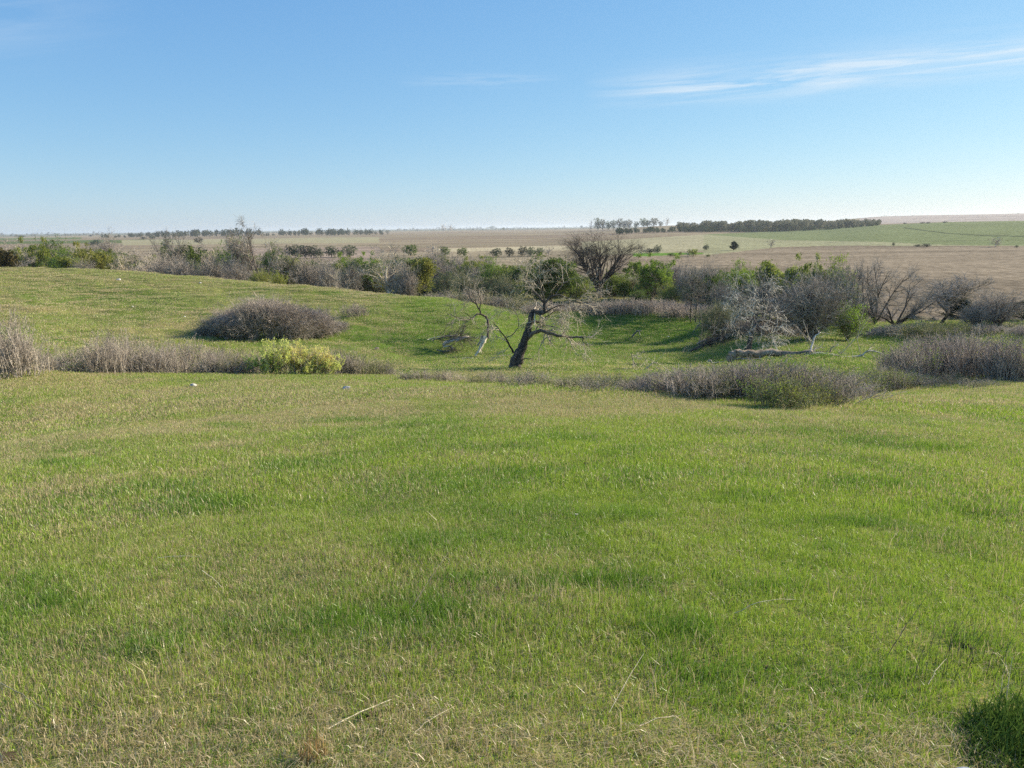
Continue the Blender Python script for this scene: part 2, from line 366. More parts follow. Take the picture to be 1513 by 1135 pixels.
def ground_mat(name, furrow):
    m = mat(name); t = NT(m); p = t.pos(); c = t.attr('land_colour', out='Color')
    n1 = t.noise(7 if not furrow else .55, 5, .65, p); n2 = t.noise(1.3 if not furrow else .09, 4, .6, t.vmul(p, (.5, 1, 1)) if not furrow else t.vmul(p, (.35, 1, 1)))
    n3 = t.noise(40 if not furrow else 3, 3, .6, p)
    f = t.math('ADD', t.math('MULTIPLY', n1, .5), t.math('ADD', t.math('MULTIPLY', n2, .3), t.math('MULTIPLY', n3, .2)))
    k = t.new('ShaderNodeMapRange', {0: f, 1: .34, 2: .66, 3: .62 if furrow else .6, 4: 1.32 if furrow else 1.35}).outputs[0]
    c = t.mix(1.0, c, t.new('ShaderNodeCombineColor', {0: k, 1: k, 2: k}).outputs[0], 'MULTIPLY')
    if furrow:
        sp_ = t.noise(.5, 3, .7, t.vmul(p, (1, .3, 1))); kk = t.new('ShaderNodeMapRange', {0: sp_, 1: .3, 2: .7, 3: .62, 4: 1.4}).outputs[0]
        c = t.mix(1.0, c, t.new('ShaderNodeCombineColor', {0: kk, 1: kk, 2: kk}).outputs[0], 'MULTIPLY')
        ln_ = t.noise(.012, 2, .5, t.vmul(p, (.25, 1, 1))); ll = t.ramp(t.math('ABSOLUTE', t.math('SUBTRACT', ln_, .5)), .012, .0); c = t.mix(t.math('MULTIPLY', ll, .3), c, (.09, .075, .05))
    if not furrow:
        c = t.mix(t.ramp(n3, .5, .68), c, t.mix(1.0, c, (1.5, 1.15, .95), 'MULTIPLY'))
    b = t.new('ShaderNodeBump', {'Strength': .7, 'Distance': .06 if not furrow else .25, 'Height': f})
    s = t.new('ShaderNodeBsdfDiffuse', {'Color': c, 'Normal': b.outputs[0]})
    t.l.new(s.outputs[0], t.new('ShaderNodeOutputMaterial').inputs[0]); return m
for k, nm, fur in ((0, 'pasture_ground', False), (1, 'ploughed_field', True), (2, 'far_grassland', True)):
    q = Q[fk == k]; used, inv = np.unique(q, return_inverse=True)
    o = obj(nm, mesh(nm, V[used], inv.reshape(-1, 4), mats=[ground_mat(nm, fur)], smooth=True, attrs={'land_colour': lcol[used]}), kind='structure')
    o['label'] = {0: 'green pasture ground with grassy hill and dell', 1: 'bare brown ploughed fields beyond the creek trees', 2: 'far green and straw coloured grassland'}[k]

# ------------------------------------------------------------------ grass
def grass_mat():
    m = mat('grass_blade'); t = NT(m)
    bl = t.attr('bl'); b2 = t.attr('b2'); hh = t.attr('hh')
    dry = t.attr('dry', 'INSTANCER'); lush = t.attr('lush', 'INSTANCER')
    isd = t.math('LESS_THAN', bl, dry)
    g = t.mix(b2, (.185, .305, .024), (.35, .465, .05)); lu = t.mix(b2, (.085, .19, .016), (.18, .33, .028))
    g = t.mix(lush, g, lu)
    g = t.mix(t.math('MULTIPLY', t.math('POWER', hh, 3.0), .35), g, (.42, .40, .14))
    d = t.mix(b2, (.34, .265, .13), (.64, .53, .30))
    c = t.mix(isd, g, d)
    di = t.new('ShaderNodeBsdfDiffuse', {0: c}); tr = t.new('ShaderNodeBsdfTranslucent', {0: c})
    s = t.new('ShaderNodeMixShader', {0: .38, 1: di.outputs[0], 2: tr.outputs[0]})
    gl = t.new('ShaderNodeBsdfGlossy', {0: (1, 1, 1, 1), 'Roughness': .42})
    s = t.new('ShaderNodeMixShader', {0: .035, 1: s.outputs[0], 2: gl.outputs[0]})
    t.l.new(s.outputs[0], t.new('ShaderNodeOutputMaterial').inputs[0]); return m
GM = grass_mat()
def blades(rng, n, R, hmin, hmax, w, lean=.5, flat=0.0):
    """n bent tapering blades on a disc of radius R"""
    r = R * np.sqrt(rng.random(n)); th = rng.random(n) * 2 * np.pi; bx, by = r * np.cos(th), r * np.sin(th)
    h = hmin + (hmax - hmin) * rng.random(n) ** 1.4; a = rng.random(n) * 2 * np.pi; ln = h * (lean * rng.random(n) ** 1.3 + .08)
    bl = rng.random(n); b2 = rng.random(n)
    fl = rng.random(n) < flat; ln = np.where(fl, h * 1.3, ln); hz = np.where(fl, h * (.06 + .3 * rng.random(n)), h); bl = np.where(fl, bl * .25, bl)
    fa = rng.random(n) * np.pi; wx, wy = np.cos(fa) * w / 2 * (.6 + .8 * rng.random(n)), np.sin(fa) * w / 2 * (.6 + .8 * rng.random(n))
    def pt(t, s, k):
        return np.stack([bx + np.cos(a) * ln * t ** 2 + wx * s * k, by + np.sin(a) * ln * t ** 2 + wy * s * k, hz * (t - .15 * t * t) - .012 * (t == 0)], 1)
    P = np.stack([pt(0, -1, .8), pt(0, 1, .8), pt(.5, -1, 1), pt(.5, 1, 1), pt(1, 0, 0)], 1).reshape(-1, 3)
    o = np.arange(n)[:, None] * 5; Fq = o + np.array([[0, 1, 3, 2]]); Ft = o + np.array([[2, 3, 4]])
    return P, Fq, Ft, dict(bl=np.repeat(bl, 5), b2=np.repeat(b2, 5), hh=np.tile([0, 0, .5, .5, 1.], n))
def gn_scatter(name, protos, P, rot, sca, idx, dry, lush, **props):
    """one object of ground cover: a cloud of points, each carrying one small clump"""
    me = mesh(name, P, attrs={'rot': rot, 'sca': sca, 'dry': dry, 'lush': lush})
    at = me.attributes.new('idx', 'INT', 'POINT'); at.data.foreach_set('value', np.asarray(idx, np.int32))
    o = obj(name, me, **props)
    cl = bpy.data.collections.new(name + '_clumps')
    for i, p in enumerate(protos):
        po = bpy.data.objects.new('%s_clump_%02d' % (name, i), p); cl.objects.link(po)
    ng = bpy.data.node_groups.new(name, 'GeometryNodeTree')
    ng.interface.new_socket('Geometry', in_out='INPUT', socket_type='NodeSocketGeometry'); ng.interface.new_socket('Geometry', in_out='OUTPUT', socket_type='NodeSocketGeometry')
    N = ng.nodes; gi = N.new('NodeGroupInput'); go = N.new('NodeGroupOutput')
    mp = N.new('GeometryNodeMeshToPoints'); ci = N.new('GeometryNodeCollectionInfo'); ci.inputs[0].default_value = cl; ci.inputs['Separate Children'].default_value = True; ci.inputs['Reset Children'].default_value = True
    ip = N.new('GeometryNodeInstanceOnPoints'); ip.inputs['Pick Instance'].default_value = True
    def na_(nm, ty):
        n = N.new('GeometryNodeInputNamedAttribute'); n.data_type = ty; n.inputs[0].default_value = nm; return [s for s in n.outputs if s.enabled and s.name == 'Attribute'][0]
    e = N.new('FunctionNodeEulerToRotation'); L = ng.links
    L.new(gi.outputs[0], mp.inputs[0]); L.new(mp.outputs[0], ip.inputs['Points']); L.new(ci.outputs[0], ip.inputs['Instance'])
    L.new(na_('idx', 'INT'), ip.inputs['Instance Index']); L.new(na_('rot', 'FLOAT_VECTOR'), e.inputs[0]); L.new(e.outputs[0], ip.inputs['Rotation'])
    L.new(na_('sca', 'FLOAT_VECTOR'), ip.inputs['Scale']); L.new(ip.outputs[0], go.inputs[0])
    md = o.modifiers.new('scatter', 'NODES'); md.node_group = ng
    return o
def seen(x, y, m=40):
    z = H(x, y); px, py = project(np.stack([x, y, z], 1)); return (y > 0) & (px > -m) & (px < W0 + m) & (py < H0 + 90), z, px, py
rng = np.random.default_rng(7)
SMIN = .42
def dryness(x, y, px, py, d):
    n = fbm(x, y, 1.7, 4, 3) * .5 + fbm(x * .6, y, 7, 3, 8) * .5
    v = .10 + .40 * sstep(.40, .62, n)
    v = v + .28 * sstep(1030, 1130, py + 40 * (fbm(x, y, .5, 3, 14) - .5))                      # straw litter at the near edge
    v = v + .15 * (1 - sstep(250, 700, px)) * sstep(560, 640, py) * (1 - sstep(760, 900, py))         # paler on the left
    v = v + .20 * (1 - sstep(570, 690, py)) * (.5 + fbm(x, y, 3, 3, 71)) 
    v = v * (1 - .5 * sstep(750, 1250, px) * sstep(600, 700, py))
    v = v + .16 * sstep(56, 70, d); dl = sstep(58, 66, d) * sstep(560, 640, px); v = v * (1 - .5 * dl)
    return v
# lush dark tufts seen in the photograph (x, y, half width, half height in its pixels)
TUFT = [(540,925,150,26),(640,905,90,22),(330,750,70,10),(880,865,120,16),(1000,930,60,18),(620,805,60,20),(1310,1000,60,16),(1425,950,45,10),(1060,1000,70,22),(290,757,45,7),(1210,775,80,8),(940,765,70,6),(650,630,60,5),(330,632,40,4),(520,625,60,4),(1290,720,80,5),(1400,760,90,8),(1180,640,60,4),(1385,665,80,6),(410,688,30,6),(920,758,26,4),(1290,655,60,4),(700,860,45,9),(830,650,60,4),(1100,740,50,6),(760,700,60,5),(1490,560,60,6),(90,690,50,6),(230,720,50,6),(1130,870,70,9),(100,900,60,12),(220,960,50,12)]
def tuftness(px, py):
    v = np.zeros(px.shape)
    for a_, b_, w_, h_ in TUFT: v = np.maximum(v, np.exp(-(((px - a_) / w_) ** 2 + ((py - b_) / h_) ** 2) ** 1.0))
    return v
def spread(dmin, dmax, dens, jit=True):
    d2 = dmax * dmax - dmin * dmin; A = .5 * 1.6 * d2; n = int(A * dens)
    d = np.sqrt(dmin * dmin + d2 * rng.random(n)); az = (rng.random(n) - .5) * 1.6; return np.sin(az) * d, np.cos(az) * d
bands = [  # dmin, dmax, density, disc, blades, hmin, hmax, width
 (1.2, 9.5, 300, .13, 44, .018, .078, .0027),
 (8.0, 26, 44, .30, 84, .03, .10, .0056),
 (23, 66, 8.5, .62, 100, .04, .12, .013),
 (60, 165, 1.35, 1.3, 110, .06, .17, .036)]
PX, PR, PS, PI_, PD, PL, protos = [], [], [], [], [], [], []
for bi, (d0, d1, dens, R, nb, h0, h1, w) in enumerate(bands):
    x, y = spread(d0, d1, dens); ok, z, px, py = seen(x, y); x, y, z, px, py = x[ok], y[ok], z[ok], px[ok], py[ok]; d = np.hypot(x, y)
    keep = rng.random(len(x)) < np.minimum(1, (d1 - d) / (d1 - d0) * 5 + .1) ; x, y, z, px, py, d = [q[keep] for q in (x, y, z, px, py, d)]
    if bi == 3:
        kp = ~((d > 128) & (px > 560)); x, y, z, px, py, d = [q[kp] for q in (x, y, z, px, py, d)]
    dr = dryness(x, y, px, py, d); tf = tuftness(px, py)
    lu = np.clip(sstep(.5, .68, fbm(x, y, 1.3, 3, 55)) * .7 + tf * .85 + .45 * sstep(58, 70, d) * sstep(380, 620, px) * sstep(440, 475, py), 0, 1)
    dr = np.clip(dr * (1 - .85 * tf), .03, .95)
    sc = .75 + .5 * fbm(x, y, .8, 3, 19) + .55 * tf
    if bi == 3: sc *= .9
    sc *= 1 - .35 * sstep(1040, 1135, py)
    n = len(x); k = 6
    np0 = len(protos)
    for q in range(k):
        P, Fq, Ft, at = blades(rng, nb, R, h0, h1, w, .7, .22 if bi < 2 else .1)
        protos.append(mesh('grass_clump', P, Fq, Ft, [GM], False, at))
    PX.append(np.stack([x, y, z], 1)); PR.append(np.stack([(rng.random(n) - .5) * .12, (rng.random(n) - .5) * .12, rng.random(n) * 6.283], 1))
    PS.append(np.stack([np.ones(n), np.ones(n), sc], 1)); PI_.append(np0 + rng.integers(0, k, n)); PD.append(dr); PL.append(lu)
    print('grass band', bi, n)
x, y = spread(1.2, 7.0, 230); ok, z, px, py = seen(x, y); lit = .42 * sstep(1030, 1140, py + 150 * (fbm(x, y, .45, 3, 61) - .5)) + .045; ok &= rng.random(len(x)) < lit; x, y, z = x[ok], y[ok], z[ok]; n = len(x); np0 = len(protos)
for q in range(5):
    P, Fq, Ft, at = blades(rng, 30, .13, .02, .085, .003, .7, 1.0); at['bl'] *= 0; protos.append(mesh('straw_litter', P, Fq, Ft, [GM], False, at))
PX.append(np.stack([x, y, z + .012], 1)); PR.append(np.stack([(rng.random(n) - .5) * .2, (rng.random(n) - .5) * .2, rng.random(n) * 6.283], 1)); PS.append(np.ones((n, 3)) * (.7 + .7 * rng.random(n))[:, None]); PI_.append(np0 + rng.integers(0, 5, n)); PD.append(np.full(n, .9)); PL.append(np.zeros(n))
for (dm, dn, q5, args, dv, lv) in ((9.5, 5.0, 4, (11, .06, .015, .045, .013, 1.2, .35), .02, .75), (22, 2.6, 4, (7, .12, .12, .24, .0026, .5, 0.), .98, 0.), (9.5, 9.0, 3, (5, .10, .08, .16, .003, .8, .3), .98, 0.)):
    x, y = spread(1.2, dm, dn); ok, z, px, py = seen(x, y); ok &= rng.random(len(x)) < sstep(.3, .7, fbm(x, y, 1.1, 3, int(dm * dn))) + .1; x, y, z = x[ok], y[ok], z[ok]; n = len(x); np0 = len(protos)
    for q in range(q5): P, Fq, Ft, at = blades(rng, *args); protos.append(mesh('weed_clump', P, Fq, Ft, [GM], False, at))
    PX.append(np.stack([x, y, z], 1)); PR.append(np.stack([np.zeros(n), np.zeros(n), rng.random(n) * 6.283], 1)); PS.append(np.ones((n, 3)) * (.7 + .6 * rng.random(n))[:, None]); PI_.append(np0 + rng.integers(0, q5, n)); PD.append(np.full(n, dv)); PL.append(np.full(n, lv))
gn_scatter('pasture_grass', protos, np.concatenate(PX), np.concatenate(PR), np.concatenate(PS), np.concatenate(PI_), np.concatenate(PD), np.concatenate(PL),
           kind='stuff', label='short green and straw coloured grass covering the pasture', category='grass')

# ------------------------------------------------------------------ branching wood
def frames(T):
    k = np.argmin(np.abs(T).max(axis=1, keepdims=True), axis=-1); ref = np.eye(3)[k] * np.ones(T.shape)      # one reference axis for a whole line, so that it never twists
    A = np.cross(T, ref); A /= np.linalg.norm(A, axis=-1, keepdims=True) + 1e-9; return A, np.cross(T, A)
def tubes(P, R, sides, rough=0.0, rng=None, cap=False):
    """P (N,m,3) centre lines, R (N,m) radii -> vertices, quads"""
    N, m, _ = P.shape; T = np.gradient(P, axis=1); T /= np.linalg.norm(T, axis=-1, keepdims=True) + 1e-9
    A, B = frames(T); th = np.arange(sides) * 2 * np.pi / sides; RR = R[:, :, None] * np.ones(sides)
    if rough: RR = RR * (1 + rough * (rng.random(RR.shape) - .5) * 2)
    Vv = P[:, :, None] + RR[..., None] * (A[:, :, None] * np.cos(th)[None, None, :, None] + B[:, :, None] * np.sin(th)[None, None, :, None])
    base = (np.arange(N) * m * sides)[:, None, None]; i = np.arange(m - 1)[None, :, None] * sides; k = np.arange(sides)[None, None]; k2 = (k + 1) % sides
    q = np.stack([base + i + k, base + i + k2, base + i + sides + k2, base + i + sides + k], -1).reshape(-1, 4)
    Vv = Vv.reshape(-1, 3)
    if cap:   # close both ends with quads of a fan around a centre point
        cs = []; qs = []
        for n_ in range(N):
            for e in (0, m - 1):
                ci = len(Vv) + len(cs); cs.append(P[n_, e]); o_ = n_ * m * sides + e * sides
                for s_ in range(0, sides, 2): qs.append((o_ + s_, o_ + (s_ + 1) % sides, o_ + (s_ + 2) % sides, ci))
        Vv = np.vstack([Vv, np.array(cs)]); q = np.vstack([q, np.array(qs)])
    return Vv, q
class Wood:
    def __init__(s, seed): s.rng = np.random.default_rng(seed); s.V = []; s.Q = []; s.n = 0; s.mi = []; s.bl = []
    def add(s, P, R, sides, mi=0, rough=0.0, cap=False):
        v, q = tubes(P, R, sides, rough, s.rng, cap); s.V.append(v); s.Q.append(q + s.n); s.n += len(v); s.mi.append(np.full(len(q), mi)); b = np.repeat(s.rng.random(P.shape[0]), P.shape[1] * sides); s.bl.append(np.concatenate([b, np.full(len(v) - len(b), .5)]))
    def mesh(s, name, mats, smooth=True):
        return mesh(name, np.vstack(s.V), np.vstack(s.Q), mats=mats, smooth=smooth, midx=np.concatenate(s.mi), attrs={'bl': np.concatenate(s.bl)})
def unit(v): return v / (np.linalg.norm(v, axis=-1, keepdims=True) + 1e-9)
def sprout(rng, P, R, k, t0, L, lv, ang, av, n, wob, trop, rr, rend, t1=1.0, tipk=0.0, flatten=1.0):
    """k shoots from each parent line; returns their centre lines and radii"""
    N, m, _ = P.shape; t = t0 + (t1 - t0) * rng.random((N, k)); f = t * (m - 1); i = np.minimum(f.astype(int), m - 2); u = (f - i)[..., None]
    ar = np.arange(N)[:, None]; p = P[ar, i] * (1 - u) + P[ar, i + 1] * u; T = unit(P[ar, i + 1] - P[ar, i]); r = R[ar, i] * (1 - u[..., 0]) + R[ar, i + 1] * u[..., 0]
    a = np.radians(ang + av * rng.standard_normal((N, k)))[..., None]; rd = rng.standard_normal((N, k, 3)); pp = unit(rd - T * np.sum(rd * T, -1, keepdims=True))
    D = unit(T * np.cos(a) + pp * np.sin(a)); plen = np.linalg.norm(np.diff(P, axis=1), axis=-1).sum(1)
    LL = (L * plen[:, None] if L < 1 else L) * (1 + lv * (rng.random((N, k)) - .5) * 2) * (1 - tipk * t)
    D = D.reshape(-1, 3); p = p.reshape(-1, 3); LL = LL.ravel(); r = (r.ravel() * rr); pts = [p]
    for s_ in range(n):
        D = unit(D + rng.standard_normal(D.shape) * wob + np.array([0, 0, trop])); D = D * np.array([1, 1, flatten]) if flatten != 1 else D
        p = p + D * (LL / n)[:, None]; pts.append(p)
    ts = np.linspace(0, 1, n + 1); return np.stack(pts, 1), r[:, None] * (1 - ts) + rend * ts
def leaves(rng, P, per, spread_, size, sv=.4, bl=None):
    """leaf faces spread round the points P (N,3)"""
    c = np.repeat(P, per, 0) + rng.standard_normal((len(P) * per, 3)) * spread_; n = len(c)
    s = size * (1 + sv * (rng.random(n) - .5) * 2); A = unit(rng.standard_normal((n, 3))); B = unit(np.cross(A, rng.standard_normal((n, 3)))); A = A * s[:, None]; B = B * s[:, None] * .55
    Vv = np.stack([c - A, c + B * .9 - A * .1, c + A, c - B * .9 - A * .1], 1).reshape(-1, 3); q = np.arange(n * 4).reshape(-1, 4)
    b = rng.random(n) if bl is None else np.clip(np.repeat(bl, per) + .3 * (rng.random(n) - .5), 0, 1)
    return Vv, q, np.repeat(b, 4)
def join_mesh(name, parts, mats, smooth=False):
    Vs, Qs, Ms, Bs = [], [], [], []; n = 0
    for v, q, mi, b in parts:
        Vs.append(v); Qs.append(q + n); Ms.append(np.full(len(q), mi)); Bs.append(b if b is not None else np.full(len(v), .5)); n += len(v)
    return mesh(name, np.vstack(Vs), np.vstack(Qs), mats=mats, smooth=smooth, midx=np.concatenate(Ms), attrs={'bl': np.concatenate(Bs)})

def tree_proto(seed, H_, form, wood, twig, leaf=None, leafn=0, lsize=.11, dens=1.0, clump=.5, w=.5):
    """returns (trunk mesh, crown mesh, height, width) of a tree about H_ metres high"""
    rng = np.random.default_rng(seed); wd = Wood(seed)
    ts = np.linspace(0, 1, 6); parts = []
    if form == 'vase':      # short bole, many limbs rising and spreading
        P = np.zeros((1, 4, 3)); P[0, :, 2] = np.linspace(-.3, H_ * .22, 4); P[0, :, 0] = [0, .03, .05, .1]; R = np.array([[.5, .40, .36, .34]]) * H_ / 14
        wd.add(P, R, 9, rough=.08)
        nl = 15; aa = np.arange(nl) * 2.39996; pa = np.radians(5 + 43 * np.sqrt((np.arange(nl) + .5) / nl)); D = np.stack([np.cos(aa) * np.sin(pa), np.sin(aa) * np.sin(pa), np.cos(pa)], 1)
        p = P[0, 1] + (P[0, -1] - P[0, 1]) * (.35 + .65 * rng.random((nl, 1))); LL = H_ * (.74 - .16 * pa) * (.85 + .25 * rng.random(nl)); pts = [p]
        for s_ in range(8): D = unit(D + rng.standard_normal(D.shape) * .07 + np.array([0, 0, .02])); p = p + D * (LL / 8)[:, None]; pts.append(p)
        l1 = (np.stack(pts, 1), (.20 + .06 * rng.random(nl))[:, None] * (1 - np.linspace(0, 1, 9) ** .8) + .035)
        l2 = sprout(rng, *l1, 7, .28, H_ * .30, .3, 30, 12, 5, .10, .02, .75, .03 * H_ / 14, tipk=.35)
        l3 = sprout(rng, *l2, 5, .25, H_ * .15, .35, 34, 14, 4, .13, -.01, .6, .010, tipk=.3); l4 = sprout(rng, *l3, 5, .2, H_ * .07, .4, 40, 15, 3, .15, -.03, .7, .007)
    elif form == 'upright':
        m = 7; P = np.zeros((1, m, 3)); P[0, :, 2] = np.linspace(-.3, H_ * .62, m); P[0, 1:, :2] = np.cumsum(rng.standard_normal((m - 1, 2)) * H_ * .018, 0); R = np.linspace(.22, .07, m)[None] * H_ / 9
        wd.add(P, R, 7, rough=.08)
        l1 = sprout(rng, P, R, 15, .25, H_ * .42, .3, 36, 12, 6, .09, .05, .6, .02, tipk=.3); l2 = sprout(rng, *l1, 6, .25, H_ * .2, .3, 36, 14, 4, .12, .03, .6, .012, tipk=.3)
        l3 = sprout(rng, *l2, 6, .2, H_ * .10, .35, 40, 15, 3, .15, .0, .7, .008); l4 = sprout(rng, *l3, 4, .2, H_ * .05, .4, 45, 15, 2, .15, -.02, .7, .006)
    elif form == 'fork':    # several open crooked stems from the base
        P = np.zeros((1, 3, 3)); P[0, :, 2] = [-.3, .0, H_ * .06]; R = np.array([[.36, .30, .26]]) * H_ / 9
        wd.add(P, R, 8, rough=.08)
        l1 = sprout(rng, P, R, 6, .7, H_ * .8, .25, 30, 14, 8, .13, .06, .62, .03); l2 = sprout(rng, *l1, 8, .25, H_ * .33, .3, 38, 14, 5, .13, .03, .6, .014, tipk=.3)
        l3 = sprout(rng, *l2, 6, .2, H_ * .14, .35, 40, 15, 4, .15, .01, .65, .009); l4 = sprout(rng, *l3, 5, .2, H_ * .06, .4, 45, 15, 2, .15, -.02, .7, .006)
    elif form == 'slim':
        m = 8; P = np.zeros((1, m, 3)); P[0, :, 2] = np.linspace(-.3, H_ * .9, m); P[0, 1:, :2] = np.cumsum(rng.standard_normal((m - 1, 2)) * H_ * .008, 0); R = np.linspace(.13, .03, m)[None] * H_ / 8
        wd.add(P, R, 6, rough=.08)
        l1 = sprout(rng, P, R, 22, .42, H_ * .24, .35, 42, 12, 5, .1, .05, .5, .012, tipk=.3); l2 = sprout(rng, *l1, 6, .25, H_ * .11, .3, 38, 14, 3, .12, .02, .6, .009)
        l3 = sprout(rng, *l2, 5, .2, H_ * .05, .35, 40, 15, 2, .15, .0, .7, .006); l4 = sprout(rng, *l3, 2, .2, H_ * .03, .4, 45, 15, 2, .15, 0, .7, .005)
    else:                   # 'brush': a low rounded mass of stems
        P = np.zeros((7, 3, 3)); P[:, :, 2] = [-.2, .0, H_ * .08]; P[:, :, :2] += (rng.standard_normal((7, 2)) * H_ * .05)[:, None]; R = np.array([[.10, .09, .08]]) * H_ / 5 * np.ones((7, 1))
        wd.add(P, R, 5)
        l1 = sprout(rng, P, R, 5, .6, H_ * .72, .25, 33, 15, 6, .1, .05, .6, .02); l2 = sprout(rng, *l1, 7, .15, H_ * .32, .3, 36, 14, 4, .12, .03, .6, .012, tipk=.3)
        l3 = sprout(rng, *l2, 6, .15, H_ * .15, .35, 40, 15, 3, .15, .01, .7, .008); l4 = sprout(rng, *l3, 3, .2, H_ * .07, .4, 45, 15, 2, .15, 0, .7, .006)
    wd.add(*l1, 5); wd.add(*l2, 4)
    tw = Wood(seed + 1); sub = rng.random(len(l3[0])) < dens; tw.add(l3[0][sub], l3[1][sub] * (.95 if form == 'vase' else 1.5), 3); sub = rng.random(len(l4[0])) < dens; tw.add(l4[0][sub], l4[1][sub] * (1.0 if form == 'vase' else 1.8), 3)
    parts.append((np.vstack(tw.V), np.vstack(tw.Q), 0, np.concatenate(tw.bl)))
    if leaf:
        tip = l3[0][:, -1]; tip = tip[tip[:, 2] > H_ * .12]
        cl_ = fbm(tip[:, 0] + tip[:, 2] * .7, tip[:, 1] - tip[:, 2] * .6, H_ * .13, 3, seed % 50)
        tip = tip[cl_ > np.quantile(cl_, 1 - clump)]; b = rng.random(len(tip)); per = max(1, int(leafn / max(len(tip), 1)))
        v, q, bb = leaves(rng, tip, per, H_ * .035, lsize, bl=b); parts.append((v, q, 1, bb))
    tr = wd.mesh('trunk', [wood]); crn = join_mesh('crown', parts, [twig] + ([leaf] if leaf else []))
    allv = np.vstack([p[0] for p in parts]); hv = parts[1][0] if leaf else allv
    hh = np.quantile(hv[:, 2], .97 if leaf else (.995 if form in ('vase', 'slim') or twig is M['pale'] else .965)); ww = np.quantile(np.abs(allv[:, 0]), .98 if form == 'vase' else .94) * 2
    return tr, crn, hh, ww
def cedar_proto(seed, leaf, wood, H_=5.0, round_=.0):
    rng = np.random.default_rng(seed); wd = Wood(seed); P = np.zeros((1, 4, 3)); P[0, :, 2] = np.linspace(-.3, H_ * .9, 4); wd.add(P, np.array([[.13, .11, .07, .02]]), 6)
    l1 = sprout(rng, P, np.array([[.13, .11, .07, .02]]), 90, .17, 1.0, .3, 75, 10, 3, .06, .12, .3, .01); LP, LR = l1
    zf = LP[:, 0, 2] / (H_ * .9); fac = (np.sin(np.clip(1 - zf, 0, 1) ** (.75 - .3 * round_) * 1.45) ** .9 * 1.45 * H_ / 5 * (1 + .35 * round_)) * (.8 + .35 * rng.random(len(zf)))
    LP = LP[:, :1] + (LP - LP[:, :1]) * fac[:, None, None]; wd.add(LP, LR, 3)
    pts = (LP[:, 1:] + 0).reshape(-1, 3); pts = np.vstack([pts, (LP[:, 1:] * .5 + LP[:, :-1] * .5).reshape(-1, 3)])
    v, q, b = leaves(rng, pts, 15, .13 * H_ / 5, .12 * H_ / 5); top = leaves(rng, np.array([[0, 0, H_ * .92], [0, 0, H_ * .86], [0, 0, H_]]), 14, .08, .09)
    c = join_mesh('crown', [(v, q, 0, b), (top[0], top[1], 0, top[2])], [leaf]); return wd.mesh('trunk', [wood]), c, H_ * 1.0, np.quantile(np.abs(v[:, 0]), .98) * 2
def shrub_proto(seed, twig, leaf=None, leafn=0, H_=1.5, stems=46, spread_=.85, lsize=.035, fan=20, clump=1.0):
    """thicket shrub: many thin upright stems; returns stem mesh, foliage mesh or None"""
    rng = np.random.default_rng(seed); r = spread_ * np.sqrt(rng.random(stems)); th = rng.random(stems) * 6.283
    P = np.zeros((stems, 2, 3)); P[:, :, 0] = (r * np.cos(th))[:, None]; P[:, :, 1] = (r * np.sin(th))[:, None]; P[:, 0, 2] = -.12; P[:, 1, 2] = .05
    P[:, 1, :2] *= 1.03; R = np.full((stems, 2), .013 * H_ / 1.5) * (.7 + .6 * rng.random((stems, 1)))
    wd = Wood(seed); l1 = sprout(rng, P, R, 1, .98, H_ * .78, .38, 0, fan, 5, .09, .05, 1, .006 * H_ / 1.5); l2 = sprout(rng, *l1, 6, .25, H_ * .30, .35, 32, 12, 3, .13, .05, .6, .0055, tipk=.3)
    l3 = sprout(rng, *l2, 3, .2, H_ * .12, .4, 40, 15, 2, .15, .02, .9, .005)
    wd.add(*l1, 3); wd.add(*l2, 3); wd.add(*l3, 3); st = wd.mesh('stems', [twig]); fo = None
    if leaf:
        pts = np.vstack([l3[0][:, -1], l2[0][:, 2]]); cl_ = fbm(pts[:, 0] + pts[:, 2], pts[:, 1] - pts[:, 2], H_ * .3, 2, seed % 40); pts = pts[cl_ > np.quantile(cl_, 1 - clump)]
        per = max(1, int(leafn / len(pts))); v, q, b = leaves(rng, pts, per, H_ * .03, lsize); fo = join_mesh('foliage', [(v, q, 0, b)], [leaf])
    return st, fo, np.quantile(l2[0][..., 2], .98), spread_ * 2 + .3

